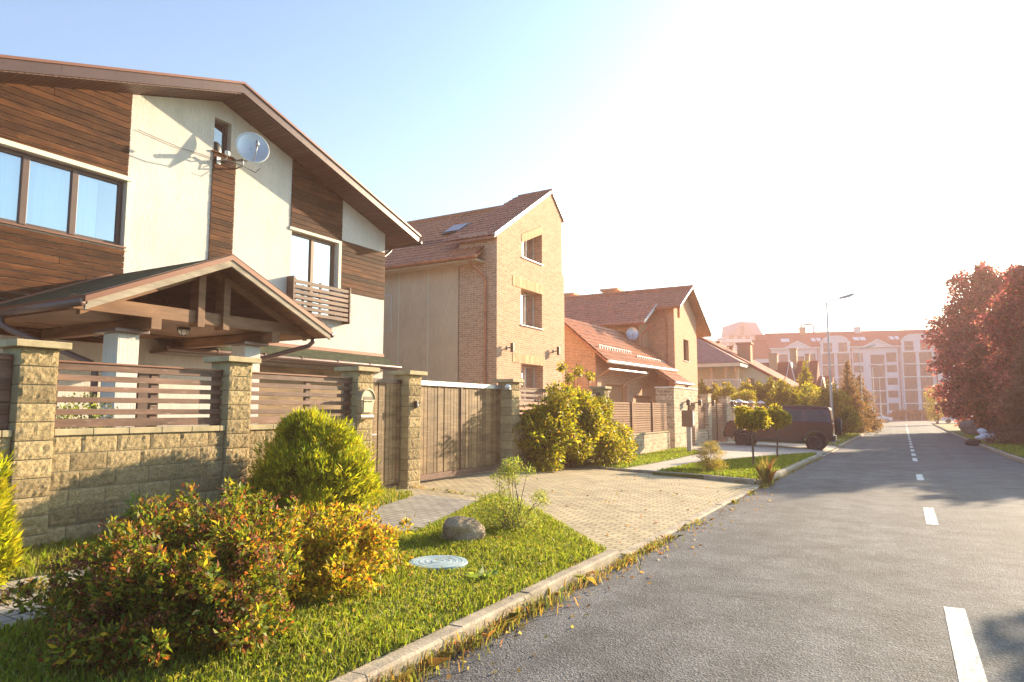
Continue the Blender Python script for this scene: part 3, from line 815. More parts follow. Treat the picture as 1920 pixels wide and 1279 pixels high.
mb.tube([(-13, 9.98, 7.3), (-12.7, 9.98, 7.3), (-12.68, 9.98, 7.14), (-13, 9.98, 7.12)], .02, 8); mb.tube([(-12.76, 9.98, 7.26), (-12.75, 9.8, 7.2), (-12.98, 9.7, 7.22)], .012, 6)
mb.build('bracket', m_steel, t, smooth=True)
mb = MB(); mb.tube([lb-dv*.05, lb+dv*.08], .035, 10); mb.tube([lb, lb-dn*.08], .028, 10); mb.build('receiver', m_steel, t, smooth=True)
t = thing('security_camera', 'white security camera on a bracket under the small attic window', 'camera', (-12.95, 9.5, 7.25))
mb = MB(); mb.beam((-12.72, 9.62, 7.3), (-12.52, 9.42, 7.24), .085, .085); mb.build('camera_body', m_white, t, bevel=.012)
mb = MB(); mb.tube([(-12.97, 9.55, 7.18), (-12.75, 9.58, 7.18), (-12.68, 9.58, 7.25)], .015, 8); mb.box(-12.98, -12.95, 9.5, 9.6, 7.1, 7.26); mb.build('bracket', m_steel, t)
o = MB(); o.tube([(-12.95, 9.6, 7.16), (-12.8, 9.75, 7.1), (-12.8, 9.9, 7.2), (-12.75, 10.1, 7.16), (-12.6, 10.25, 7.06), (-12.5, 10.3, 7.16)], .008, 5); o.tube([(-12.97, 9.45, 7.2), (-12.97, 8.6, 7.16), (-12.97, 7.7, 7.22)], .006, 5)
tag(o.build('cable', m_black_pl), 'thin dark cable sagging below the satellite dish', 'cable')

# ------------------------------------------------------------------ block fence
XF = -7.70; CH = .19; ZT = 2.29
def split_face(mb, y0, y1, z0, z1, x, amp=.022, seed=0):
    """rough broken face of one block"""
    nu, nv = max(3, int((y1-y0)/.032)), 6
    q = Vector((seed*3.1, seed*1.7, 0)); mb.rnd = random.Random(seed).random()
    def fn(u, v):
        e = min(u, 1-u, 1)*(y1-y0)/.02; f = min(v, 1-v)*(z1-z0)/.02; m = min(1, e, f)
        y, z = y0+(y1-y0)*u, z0+(z1-z0)*v
        d = noise.noise(Vector((y*16, z*16, 0))+q)*.5+noise.noise(Vector((y*38, z*38, 3))+q)*.5+.35
        return (x+.004+amp*d*m, y, z)
    mb.grid(fn, nu, nv)
def pillar(yc, label, cap_w=.53):
    w = .365; y0, y1 = yc-w/2, yc+w/2; zb = z_fence(yc)-.12
    t = thing('fence_pillar', label, 'pillar', (XF-w/2, yc, z_fence(yc)), group='block pillars of the front fence')
    mb = MB(); z = ZT; k = 0
    while z > zb:
        mb.rnd = RND.random()
        mb.box(XF-w, XF, y0, y1, z-CH+.006, z-.004); z -= CH
    mb.build('block_stack', m_smoothblock, t, bevel=.005)
    mb = MB(); z = ZT; k = 0
    while z > zb: split_face(mb, y0+.004, y1-.004, z-CH+.008, z-.006, XF, seed=int(yc*40)+k); z -= CH; k += 1
    mb.build('rough_face', m_split, t, smooth=False, recalc=False)
    mb = MB(); mb.box(XF-w+.012, XF-.008, y0+.012, y1-.012, zb, ZT); mb.build('mortar', m_mortar, t)
    mb = MB(); c = cap_w/2; mb.box(XF-w/2-c, XF-w/2+c, yc-c, yc+c, ZT, ZT+.072); mb.build('cap', m_capstone, t, bevel=.008)
    return t
PIL = [3.69, 6.16, 8.62, 9.95, 13.68, 19.2]
PL = ['tan split-face block pillar beside the bright thuja at the frame edge', 'tan block pillar between the two slatted fence bays', 'tan block pillar carrying the arched mailbox', 'tan block pillar with the small doorbell beside the wide gate', 'tan block pillar between the wide gate and the leafy vine', 'tan block pillar at the end of the vine beside rubble stone post']
for y, l in zip(PIL, PL): pillar(y, l)
def bay(y0, y1, label, nrow=7, rails=True, solid=False):
    t = thing('block_fence', label, 'fence', (XF-.15, (y0+y1)/2, z_fence(y0)), group='slatted fence bays on block wall')
    zt = 1.385; mb = MB(); mbb = MB(); z = zt; r = 0; L = .39
    while z > z_fence(y0)-.15:
        y = y0-(L/2 if r % 2 else .09); k = 0
        while y < y1:
            a, b = max(y, y0)+.004, min(y+L, y1)-.004
            if b-a > .03: split_face(mb, a, b, z-CH+.005, z-.005, XF-.05, .02, seed=int(y0*100)+r*31+k)
            y += L; k += 1
        z -= CH; r += 1
    wl = mbb; wl.box(XF-.25, XF-.052, y0, y1, -.1, zt); w = wl.build('wall', m_mortar, t)
    mb.build('blockwork', m_split, w, recalc=False)
    mb = MB(); y = y0+.003; 
    while y < y1-.02:
        e = min(y+.40, y1-.003); mb.rnd = RND.random(); mb.box(XF-.29, XF-.015, y, e-.006, zt, zt+.068); y = e
    mb.build('coping', m_capstone, t, bevel=.006)
    mb = MB(); RX = XF-.15
    for a, b in ((1.465, 1.56), (1.60, 1.665), (1.735, 1.795), (1.855, 1.915), (1.97, 2.035), (2.085, 2.165)):
        if solid: b += .055
        n = 30; mb.rnd = RND.random(); mb.box(RX, RX+.028, y0, y1, a, b)
    for yy in [y0+.035, (y0+y1)/2+.12, y1-.06]: mb.rnd = RND.random()*.5; mb.box(RX-.055, RX-.001, yy-.045, yy+.045, 1.455, 2.165)
    p = mb.build('slat_panel', m_rail, t, bevel=.004)
    mb = MB(); mb.box(RX-.06, RX+.045, y0, y1, 2.167, 2.185); mb.build('cover_strip', m_fascia_top, p)
    return t
bay(1.0, 3.50, 'dark slatted fence bay cut by the photo edge behind the pillar', solid=True)
bay(3.88, 5.97, 'slatted fence bay on block wall in front of the porch pillar')
bay(6.35, 8.43, 'slatted fence bay on block wall behind the round thuja bush')
bay(13.87, 19.0, 'slatted fence bay mostly hidden by the leafy vine')

def vboards(mb, x, y0, y1, z0, z1, w=.105, seed=0):
    g = random.Random(seed); y = y0
    while y < y1-.01:
        e = min(y+w, y1); mb.rnd = g.random(); t = g.uniform(.0, .012)
        mb.box(x-.025, x+t, y+.004, e-.004, z0, z1); y = e
t = thing('pedestrian_gate', 'narrow gate of weathered vertical boards beside the mailbox pillar', 'gate', (-7.9, 9.3, .28))
mb = MB(); vboards(mb, -7.87, 8.84, 9.74, .36, 2.13, .1, 3); mb.build('board_panel', m_gatewood, t, bevel=.004)
mb = MB(); mb.box(-7.93, -7.85, 8.82, 9.75, 2.13, 2.2); mb.box(-7.96, -7.9, 8.82, 9.75, .33, .4); mb.box(-7.96, -7.9, 8.82, 8.87, .4, 2.13); mb.box(-7.96, -7.9, 9.70, 9.75, .4, 2.13); mb.build('gate_frame', m_fascia, t)
mb = MB(); mb.box(-7.868, -7.845, 8.90, 8.94, 1.12, 1.3); mb.tube([(-7.845, 8.92, 1.24), (-7.80, 8.92, 1.24), (-7.80, 9.02, 1.24)], .009, 8); mb.build('handle', m_steel, t)
t = thing('sliding_gate', 'wide gate of weathered vertical boards with pale metal top rail', 'gate', (-8.0, 11.8, .3))
mb = MB(); vboards(mb, -8.0, 10.05, 13.62, .44, 2.13, .112, 8); mb.build('board_panel', m_gatewood, t, bevel=.004)
mb = MB(); mb.box(-8.07, -7.95, 10.0, 13.7, 2.13, 2.22); mb.build('top_rail', m_steel, t)
mb = MB(); mb.box(-8.07, -7.94, 10.0, 13.7, .33, .44); mb.box(-7.99, -7.965, 11.85, 11.9, .44, 2.13); mb.build('bottom_rail', m_rail, t)

# mailbox
t = thing('mailbox', 'round-topped beige mailbox with paper roll tube on the block pillar', 'mailbox', (XF, 8.58, 1.5))
def arch(w, z0, zs_, r, n=14): return [(-w, z0)] + [(w, z0)] + [(r*cos(pi*k/n), zs_+r*sin(pi*k/n)) for k in range(n+1)]
mb = MB(); yc = 8.545
body = [(yc-.12, 1.60), (yc+.12, 1.60), (yc+.155, 1.82)]+[(yc+.155*cos(pi*k/14), 1.83+.155*sin(pi*k/14)) for k in range(15)]+[(yc-.155, 1.82)]
mb.yz(body, XF+.02, XF+.125); b = mb.build('mailbox_body', m_mail, t, bevel=.006)
mb = MB(); mb.tube([(XF+.13, yc+.162*cos(pi*k/18), 1.83+.162*sin(pi*k/18)) for k in range(19)], .014, 6)
mb.box(XF+.125, XF+.14, yc-.105, yc+.105, 1.62, 1.79); mb.box(XF+.122, XF+.165, yc-.13, yc+.13, 1.80, 1.815); mb.build('door_rim', m_mail, b)
mb = MB(); mb.box(XF+.124, XF+.129, yc-.105, yc+.105, 1.82, 1.875); mb.build('slot', m_mail_d, b)
mb = MB(); mb.tube([(XF+.085, yc-.15, 1.548), (XF+.085, yc+.15, 1.548)], .048, 14); mb.build('paper_tube', m_mail, t, smooth=False)
t = thing('doorbell', 'small dark doorbell box on the block pillar beside the wide gate', 'doorbell', (XF, 9.95, 1.7))
mb = MB(); mb.box(XF+.01, XF+.075, 9.91, 9.975, 1.69, 1.82); b = mb.build('doorbell_box', m_frame, t, bevel=.01)
mb = MB(); mb.lathe([(.012, 0), (.012, .008), (0, .01)], (XF+.075, 9.942, 1.74), 'x', 10); mb.build('button', m_steel, b)
t = thing('beacon_lamp', 'small white dome beacon lamp on the wide gate pillar', 'lamp', (-7.85, 13.46, 2.16))
mb = MB(); mb.box(-7.82, -7.7, 13.40, 13.48, 2.12, 2.16); mb.build('lamp_base', m_steel, t); mb = MB(); mb.lathe([(.07, 0), (.065, .04), (.035, .08), (0, .09)], (-7.76, 13.43, 2.16)); mb.build('lamp_dome', m_white, t, smooth=True)
# ------------------------------------------------------------------ tiled roofs
def tile_roof(mb, e0, e1, r0, r1, tw=.23, th=.34, amp=.022, step=.03, seg=5):
    """pantiles between the eave line e0-e1 and the ridge line r0-r1"""
    e0, e1, r0, r1 = map(Vector, (e0, e1, r0, r1))
    n = (e1-e0).cross(r0-e0).normalized()
    if n.z < 0: n = -n
    L = (e1-e0).length; H = (r0-e0).length
    nr = max(1, round(H/th)); nc = max(2, round(L/tw)*seg)
    for j in range(nr):
        rows = []
        for v, lift in ((j/nr, step), ((j+1)/nr, 0)):
            a, b = e0.lerp(r0, v), e1.lerp(r1, v)
            rows.append([a.lerp(b, i/nc)+n*(lift+amp*(.5+.5*cos(2*pi*(i % seg)/seg))) for i in range(nc+1)])
        low = [a0 - n*step for a0 in rows[0]]
        vs = low+rows[0]+rows[1]; k = nc+1
        mb.rnd = RND.random()
        mb.add(vs, [(i, i+1, k+i+1, k+i) for i in range(nc)]+[(k+i, k+i+1, 2*k+i+1, 2*k+i) for i in range(nc)])
def slab(mb, pts, th):
    """roof deck under a 4-point sloped plane"""
    p = [Vector(q) for q in pts]; mb.prism(p, (0, 0, -th))

# ------------------------------------------------------------------ house 2 : brick tower gable
h2 = thing('brick_gable_house', 'tall brick gable house with beige side wall and red tiled roof', 'house', (-14, 22, 0))
X2 = -12.0; T2 = TX(X2)
wp = [(20, -.4), (25.25, -.4), (25.25, 9.62), (24.26, 10.42), (20, 7.74)]
hs = [(21.82, 23.44, 7.32, 8.56), (21.73, 23.42, 4.78, 6.13), (21.73, 23.48, 1.95, 3.35)]
mb = MB()
for pc in cut_wall(wp, hs): mb.yz(pc, X2-.4, X2)
mb.prism([(X2-.001, 21.82, 7.87), (X2-.001, 23.44, 8.56), (X2-.001, 21.82, 8.56)], (-.398, 0, 0))
mb.box(X2-1.6, X2-.4, 20.0, 20.3, -.4, 7.9); mb.box(X2-8, X2-.05, 25.25, 25.55, -.4, 7.15); mb.prism([(X2-.05, 25.25, 7.5), (X2-.05, 25.55, 7.15), (X2-.05, 25.25, 7.15)], (-6, 0, 0))
w = mb.build('brick_wall', m_brick2, h2)
mb = MB()
def soldiers(mb, y0, y1, z0, z1, dz=0.):
    n = round((y1-y0)/.085)
    for i in range(n):
        a = y0+(y1-y0)*i/n; mb.rnd = RND.random(); s = dz*(a-y0)/(y1-y0)
        mb.prism([(X2+.002, a+.005, z0+s), (X2+.002, a+.078, z0+s), (X2+.002, a+.078, z1+s), (X2+.002, a+.005, z1+s)], (.012, 0, 0))
m_lintel = M('lintel_brick', (.60, .38, .20), .85, var=.2, attr=.2)
for a in ((21.1, 23.5, 6.14, 6.5), (21.1, 23.6, 3.36, 3.7), (21.8, 23.46, 7.88, 8.2, .69)):
    mb = MB(); soldiers(mb, *a); mb.build('lintel', m_lintel, w)
window(h2, T2, 21.82, 23.44, 7.33, 8.55, (22.75,), .34, .07, m_frame_wh, m_glass_w, m_curtain_w, sill=m_white_gutter)
window(h2, T2, 21.73, 23.42, 4.79, 6.12, (22.65,), .34, .07, m_frame_wh, m_glass_w, m_curtain_w, sill=m_white_gutter)
window(h2, T2, 21.73, 23.48, 1.96, 3.34, (22.65,), .34, .07, m_frame_wh, m_glass_w, m_curtain_w)
mb = MB(); mb.box(-27, X2-.37, 20.02, 20.3, -.4, 7.05); mb.box(-27, -26.7, 20.3, 25.3, -.4, 7); mb.box(-27, -12.4, 25.0, 25.3, -.4, 9.0)
w = mb.build('rendered_wall', m_panel2, h2)
mb = MB()
for x in (-17.7, -16.31, -14.94, -13.58): mb.box(x-.012, x+.012, 20.0, 20.02, -.2, 6.9)
mb.build('wall_joint', m_trim, w)
window(h2, TY(20.02), -17.75, -16.62, 4.62, 6.03, (), -.03, .07, m_frame_wh, m_glass_w, m_curtain_w, room=False)
s2 = .648
mb = MB(); tile_roof(mb, (-26.5, 19.4, 7.0), (-12.47, 19.4, 7.0), (-26.5, 24.26, 10.15), (-12.9, 24.26, 10.15))
slab(mb, [(-26.5, 19.45, 6.98), (-12.5, 19.45, 6.98), (-12.9, 24.26, 10.1), (-26.5, 24.26, 10.1)], .09)
slab(mb, [(-26.5, 24.26, 10.13), (-12.9, 24.26, 10.13), (-12.9, 25.5, 9.3), (-26.5, 25.5, 9.3)], .1)
mb.tube([(-26.5, 24.26, 10.16), (-13.2, 24.26, 10.18)], .11, 10)
r2 = mb.build('roof', m_tile2, h2)
mb = MB(); tile_roof(mb, (-14.2, 19.78, 7.70), (-11.93, 19.78, 7.70), (-13.6, 24.26, 10.52), (-11.93, 24.26, 10.52))
slab(mb, [(-14.2, 19.8, 7.68), (-11.98, 19.8, 7.68), (-11.98, 24.26, 10.48), (-13.6, 24.26, 10.48)], .08)
slab(mb, [(-13.6, 24.26, 10.5), (-11.98, 24.26, 10.5), (-11.98, 25.42, 9.58), (-13.6, 25.42, 9.58)], .08)
mb.tube([(-13.5, 24.26, 10.5), (-11.9, 24.26, 10.52)], .1, 10)
mb.build('tower_roof', m_tile3, h2)
mb = MB(); mb.prism([(-11.97, 19.76, 7.63), (-11.97, 24.28, 10.47), (-11.97, 24.28, 10.58), (-11.97, 19.76, 7.76)], (.05, 0, 0)); mb.build('verge', m_white_gutter, r2)
mb = MB(); mb.prism([(-11.97, 24.28, 10.58), (-11.97, 25.44, 9.62), (-11.97, 25.44, 9.52), (-11.97, 24.28, 10.47)], (.03, 0, 0))
mb.build('verge', m_white_gutter, r2)
mb = MB(); mb.tube([(-26.5, 19.34, 6.93), (-12.42, 19.34, 6.93)], .07, 10); mb.build('gutter', m_tile2, h2)
mb = MB(); mb.tube([(-12.75, 19.36, 6.9), (-12.75, 19.4, 6.75), (-12.45, 19.9, 6.3), (-12.42, 19.93, 6.15), (-12.42, 19.93, 0)], .045, 10); mb.build('downpipe', m_tile2, h2)
mb = MB(); mb.box(-26.5, -12.5, 19.42, 20.02, 6.80, 6.86); mb.build('soffit', m_panel2, h2)
sk = lambda x, y, l=0.: (x, y-l*.54, 7.0+s2*(y-19.4)+.07+l*.84)
mb = MB(); mb.prism([sk(-15.62, 21.75), sk(-14.72, 21.75), sk(-14.72, 22.6), sk(-15.62, 22.6)], (0, -.03, .05)); f = mb.build('skylight', m_frame, h2)
mb = MB(); mb.add([sk(-15.54, 21.83, .085), sk(-14.80, 21.83, .085), sk(-14.80, 22.52, .085), sk(-15.54, 22.52, .085)], [(0, 1, 2, 3)]); mb.build('pane', m_aptglass, f)
mb = MB(); mb.tube([sk(-16.3, 20.9, .09), sk(-13.2, 20.9, .09)], .02, 6); mb.tube([sk(-16.3, 20.85, .03), sk(-13.2, 20.85, .03)], .02, 6); mb.build('snow_guard', m_gutter, r2)
for i, (yy, zz) in enumerate(((20.72, 3.84), (24.42, 4.0))):
    t = thing('wall_lamp', ('brown box wall lamp on the brick gable close to its downpipe', 'brown box wall lamp on the brick gable close to the neighbouring low roof')[i], 'lamp', (X2, yy, zz), group='wall lamps on the brick gable')
    mb = MB(); mb.box(X2+.005, X2+.03, yy-.05, yy+.05, zz-.06, zz+.06); mb.box(X2+.03, X2+.16, yy-.02, yy+.02, zz-.02, zz+.02); mb.build('bracket', m_frame, t)
    mb = MB(); mb.box(X2+.16, X2+.27, yy-.06, yy+.06, zz-.16, zz+.16); mb.build('lamp_shade', m_frame, t, bevel=.01)

# ------------------------------------------------------------------ house 3 : orange brick, big tiled roof
h3 = thing('orange_brick_house', 'orange brick house with broad tiled roof and low tiled garage', 'house', (-14, 40, 0))
X3 = -12.0; T3 = TX(X3)
zl = lambda y: 9.42-(43.8-y)*.54 if y < 43.8 else 9.42-(y-43.8)*.556
hs = [(43.2, 44.46, 4.82, 6.2), (42.0, 42.55, 7.45, 8.1)]
mb = MB()
for pc in cut_wall([(41.25, -.4), (46.5, -.4), (46.5, zl(46.5)), (43.8, 9.42), (41.25, zl(41.25))], hs): mb.yz(pc, X3-.35, X3)
mb.box(-13.7, X3-.35, 41.25, 41.6, -.4, zl(41.6)-.05); mb.box(-30, X3-.35, 46.2, 46.5, -.4, 7.7)
mb.box(-30, -13.6, 39.4, 39.75, -.4, 7.0); mb.box(-13.95, -13.6, 39.75, 41.25, -.4, 7.4)
mb.build('wall', m_brick3, h3)
window(h3, T3, 43.2, 44.46, 4.83, 6.19, (43.83,), .2, .07, m_frame_lt, m_glass_d, m_frame_lt, sill=m_white_gutter)
window(h3, T3, 42.0, 42.55, 7.46, 8.09, (), .2, .06, m_frame_lt, m_glass_d)
window(h3, TX(-13.6), 40.0, 41.0, 3.4, 5.1, (), -.03, .07, m_frame_lt, m_glass_d, m_frame_lt, room=False)
mb = MB()
tile_roof(mb, (-26, 38.7, 6.85), (-13.05, 38.7, 6.85), (-26, 43.8, 9.6), (-12.9, 43.8, 9.6), .3, .36, .03, .04)
tile_roof(mb, (-13.6, 40.75, 7.97), (-11.42, 40.75, 7.97), (-13.2, 43.8, 9.62), (-11.42, 43.8, 9.62), .3, .36, .03, .04)
tile_roof(mb, (-26, 48.6, 6.93), (-11.42, 48.6, 6.93), (-26, 43.8, 9.6), (-11.42, 43.8, 9.6), .3, .36, .03, .04, seg=4)
mb.tube([(-26, 43.8, 9.62), (-11.4, 43.8, 9.64)], .12, 8)
r3 = mb.build('roof', m_tile3, h3)
m_soff3 = M('orange_soffit_boards', (.42, .23, .12), .7, var=.1)
mb = MB(); slab(mb, [(-26, 38.75, 6.82), (-13.1, 38.75, 6.82), (-12.95, 43.8, 9.56), (-26, 43.8, 9.56)], .1); slab(mb, [(-13.1, 40.8, 7.96), (-11.48, 40.8, 7.96), (-11.48, 43.8, 9.58), (-13.1, 43.8, 9.58)], .12); slab(mb, [(-26, 43.8, 9.57), (-11.48, 43.8, 9.57), (-11.48, 48.55, 6.93), (-26, 48.55, 6.93)], .12)
mb.build('soffit', m_soff3, r3)
mb = MB()
for (a, b) in (((40.74, 7.95), (43.8, 9.62)), ((43.8, 9.62), (48.62, 6.93))):
    mb = MB(); mb.prism([(-11.46, a[0], a[1]-.06), (-11.46, b[0], b[1]-.06), (-11.46, b[0], b[1]+.06), (-11.46, a[0], a[1]+.06)], (.04, 0, 0)); mb.build('verge', m_white_gutter, r3)
mb = MB(); mb.prism([(-13.06, 38.68, 6.78), (-13.06, 41.2, 8.13), (-13.06, 41.2, 8.28), (-13.06, 38.68, 6.93)], (.05, 0, 0))
mb.build('verge', m_white_gutter, r3)
for nm, pt, r in (('gutter', [(-26, 38.62, 6.82), (-13.0, 38.62, 6.82)], .07), ('gutter', [(-13.1, 40.7, 7.9), (-11.4, 40.7, 7.9)], .06), ('downpipe', [(-12.7, 40.72, 7.9), (-12.5, 41.1, 7.3), (-12.45, 41.18, 7.0), (-12.45, 41.18, 0)], .05), ('downpipe', [(-12.6, 38.7, 6.7), (-13.4, 39.3, 6.2), (-13.4, 39.33, 4)], .05)):
    mb = MB(); mb.tube(pt, r, 8); mb.build(nm, m_tile3, h3)
mb = MB(); mb.box(-17.9, -16.9, 44.2, 45.2, 8, 9.95); mb.box(-18.05, -16.75, 44.1, 45.3, 9.95, 10.1); mb.build('chimney', m_brick3, r3)
mb = MB(); mb.box(-21.2, -20.2, 44.2, 45.2, 8, 9.9); mb.box(-21.35, -20.05, 44.1, 45.3, 9.9, 10.05); mb.build('chimney', m_brick3, r3)
mb = MB(); mb.tube([(-18.6, 44.2, 9.4), (-18.6, 44.2, 11.0)], .02, 6); mb.tube([(-18.8, 44.2, 10.8), (-18.4, 44.2, 10.8)], .012, 5); mb.build('antenna', m_steel, r3)
# low garage with lean-to roof and white gutters
mb = MB(); XE = -12.0; kg = .86
A_, B_, C_, D_ = (XE, 30.1, 4.0), (XE, 41.2, 4.12), (XE-2.7, 30.1, 4.0+2.7*kg), (XE-2.7, 41.2, 4.12+2.7*kg)
tile_roof(mb, A_, B_, C_, D_, .26, .34, .028, .035)
slab(mb, [Vector(q)-Vector((0, 0, .02)) for q in (A_, B_, D_, C_)], .1)
slab(mb, [(XE-2.7, 30.1, 6.3), (XE-2.7, 39.3, 6.4), (XE-5.2, 39.3, 4.2), (XE-5.2, 30.1, 4.2)], .1)
g3 = mb.build('garage_roof', m_tile2, h3)
for dx, y0, y1 in ((.75, 31.0, 35.4), (.5, 35.8, 40.6)):
    x0 = XE-dx; zz = 4.06+dx*kg
    mb = MB(); mb.tube([(x0, y0, zz+.14), (x0, y1, zz+.14)], .018, 6)
    for i in range(14): yy = y0+(y1-y0)*i/13; mb.box(x0-.01, x0+.04, yy-.03, yy+.03, zz-.1, zz+.14)
    mb.build('snow_guard', m_white_gutter, g3)
mb = MB(); mb.tube([(XE+.08, 30.1, 3.94), (XE+.08, 41.2, 4.06)], .08, 10); mb.build('gutter', m_white_gutter, g3)
mb = MB(); mb.tube([(XE-.1, 30.6, 3.62), (XE-.1, 36.4, 3.68)], .05, 8); mb.build('awning_bar', m_white_gutter, g3)
mb = MB(); mb.tube([(XE, 36.3, 3.8), (XE-.1, 36.2, 3.6), (XE-.8, 34.8, 3.2), (XE-.9, 34.6, 2.9), (XE-.9, 34.6, .1)], .06, 8); mb.build('downpipe', m_soff3, g3)
mb = MB(); mb.tube([(XE, 30.5, 3.6), (XE-.75, 30.6, 3.2), (XE-.75, 30.6, 0)], .05, 8); mb.build('downpipe', m_soff3, g3)
mb = MB()
mb.prism([(XE-.75, 30.5, -.3), (XE-5.0, 30.5, -.3), (XE-5.0, 30.5, 4.3), (XE-2.7, 30.5, 6.2), (XE-.75, 30.5, 4.5)], (0, .3, 0))
for pc in cut_wall([(30.8, -.3), (41.2, -.3), (41.2, 4.6), (30.8, 4.6)], [(32.7, 35.7, -.3, 3.0), (36.7, 40.0, -.3, 2.5)]): mb.yz(pc, XE-1.4, XE-1.1)
mb.box(XE-1.1, XE-.75, 30.8, 31.2, -.3, 4.4)
mb.build('garage_wall', m_brick2, h3)
mb = MB(); mb.box(XE-1.34, XE-1.28, 32.6, 35.8, -.3, 3.1)
for k in range(6): mb.box(XE-1.28, XE-1.27, 32.8, 35.6, -.1+k*.48, .34+k*.48)
mb.build('garage_door', m_soff3, h3)
mb = MB(); mb.box(XE-1.36, XE-1.30, 36.6, 40.1, -.3, 2.6); mb.build('entrance_door', m_soff3, h3)
mb = MB(); tile_roof(mb, (-11.0, 37.6, 3.24), (-11.0, 41.1, 3.24), (-12.2, 37.6, 4.1), (-12.2, 41.1, 4.1), .26, .34, .028, .035); slab(mb, [(-11.0, 37.6, 3.21), (-11.0, 41.1, 3.21), (-12.2, 41.1, 4.07), (-12.2, 37.6, 4.07)], .12)
e3 = mb.build('entry_roof', m_tile2, h3)
mb = MB(); mb.tube([(-10.92, 37.6, 3.19), (-10.92, 41.2, 3.19)], .07, 10); mb.build('gutter', m_white_gutter, e3)
mb = MB(); mb.box(-11.3, -11.1, 40.8, 41.0, -.2, 3.15); mb.box(-12.0, -11.1, 40.7, 40.8, -.2, 2.8); mb.build('post', m_white_gutter, e3)
t = thing('satellite_dish', 'pinkish grey satellite dish on the orange brick house', 'satellite dish', (-13.5, 39.3, 6))
mb = MB(); c = Vector((-13.9, 39.0, 6.2)); dn = Vector((.35, -.9, .25)).normalized(); du = Vector((0, 0, 1)).cross(dn).normalized(); dv = dn.cross(du)
vs = [c+du*(.36*j/5*cos(2*pi*k/24))+dv*(.42*j/5*sin(2*pi*k/24))+dn*.1*(j/5)**2 for j in range(6) for k in range(24)]
mb.add(vs, [(j*24+k, j*24+(k+1) % 24, (j+1)*24+(k+1) % 24, (j+1)*24+k) for j in range(5) for k in range(24)]); mb.build('reflector', m_dish, t, smooth=True)
mb = MB(); mb.tube([c-dn*.02, c-dn*.3, (-13.75, 39.38, 6.0)], .03, 6); mb.tube([c-dv*.38+dn*.1, c+dn*.5-dv*.2], .015, 6); mb.lathe([(.05, 0), (.05, .1)], c+dn*.5-dv*.2, 'x', 8); mb.build('bracket', m_steel, t)

# stone-and-slat fence in front of house 3
XS = -7.9
def stone_post(y0, y1, zt, label):
    t = thing('stone_post', label, 'pillar', (XS-.2, (y0+y1)/2, 0), group='rubble stone fence posts')
    mb = MB(); mb.box(XS-.42, XS, y0, y1, -.3, zt); mb.build('shaft', m_stone, t)
    mb = MB(); mb.box(XS-.45, XS+.03, y0-.03, y1+.03, zt, zt+.05); mb.build('cap', m_capstone, t)
m_slat3 = M('pinkish_brown_slats', (.27, .165, .105), .85, spec=.08, var=.1, attr=.12)
stone_post(19.45, 19.95, 2.2, 'slim rubble stone post at the start of the slatted screen')
def slat_bay(y0, y1, zb, zt, label, posts=(), base=True, nslat=13):
    t = thing('slatted_fence', label, 'fence', (XS-.1, (y0+y1)/2, 0), group='slatted screens on stone wall')
    if base:
        mb = MB(); mb.box(XS-.3, XS-.02, y0, y1, -.3, zb); w = mb.build('stone_wall', m_stone, t)
        mb = MB(); mb.box(XS-.33, XS+.01, y0, y1, zb, zb+.045); mb.build('coping', m_capstone, w)
    mb = MB(); n = nslat; p = (zt-zb-.06)/n
    for i in range(n): mb.rnd = RND.random(); z = zb+.055+i*p; mb.add([(XS-.16, y0, z), (XS-.16, y1, z), (XS-.125, y1, z+.012), (XS-.125, y0, z+.012), (XS-.16, y0, z+p*.9), (XS-.16, y1, z+p*.9), (XS-.14, y1, z+p*.88), (XS-.14, y0, z+p*.88)], [(0, 3, 2, 1), (4, 5, 6, 7), (0, 1, 5, 4), (1, 2, 6, 5), (2, 3, 7, 6), (3, 0, 4, 7)])
    mb.build('slat_panel', m_slat3, t)
    for y in posts:
        mb = MB(); mb.box(XS-.2, XS-.09, y-.04, y+.04, zb, zt+.02); mb.build('post', m_fascia_top, t)
slat_bay(19.95, 26.3, .82, 1.93, 'long slatted screen on low stone wall beside the leafy vine', (22.3, 24.5))
t = thing('stone_portal', 'rubble stone gate portal with lintel and brown door', 'portal', (XS-.3, 28.6, 0))
mb = MB()
for pc in cut_wall([(26.9, -.3), (30.5, -.3), (30.5, 2.55), (26.9, 2.55)], [(28.85, 29.95, -.3, 1.98)]): mb.yz(pc, XS-.75, XS)
w = mb.build('stonework', m_stone, t); mb = MB(); mb.box(XS-.78, XS+.03, 26.87, 30.53, 2.55, 2.6); mb.build('coping', m_white_gutter, w)
mb = MB(); vboards(mb, XS-.25, 28.85, 29.95, .05, 1.98, .14, 5); mb.build('door', m_fascia_top, t)
slat_bay(30.5, 32.3, .75, 2.0, 'short slatted screen beside the stone portal', (), True, 14)
stone_post(32.35, 33.0, 2.38, 'rubble stone post between short screen and slatted car gate')
stone_post(36.3, 37.2, 2.32, 'rubble stone post at the hood of the parked car')
slat_bay(33.0, 36.3, .12, 2.0, 'slatted car gate behind the parked off-road car', (34.6,), False, 18)
for i, (yy, zz) in enumerate(((28.4, 2.0), (30.25, 2.0), (32.7, 2.0), (36.8, 2.0))):
    t = thing('fence_lamp', ('dark box lamp left of the portal door', 'dark box lamp after the portal door', 'dark box lamp on the post by the car gate', 'dark box lamp on the post above the car hood')[i].replace('left of', 'before'), 'lamp', (XS, yy, zz), group='box lamps on the stone fence')
    mb = MB(); mb.box(XS+.002, XS+.12, yy-.025, yy+.025, zz-.02, zz+.02); mb.build('bracket', m_frame, t)
    mb = MB(); mb.box(XS+.1, XS+.24, yy-.1, yy+.1, zz-.14, zz+.1); mb.build('lamp_shade', m_frame, t, bevel=.01)
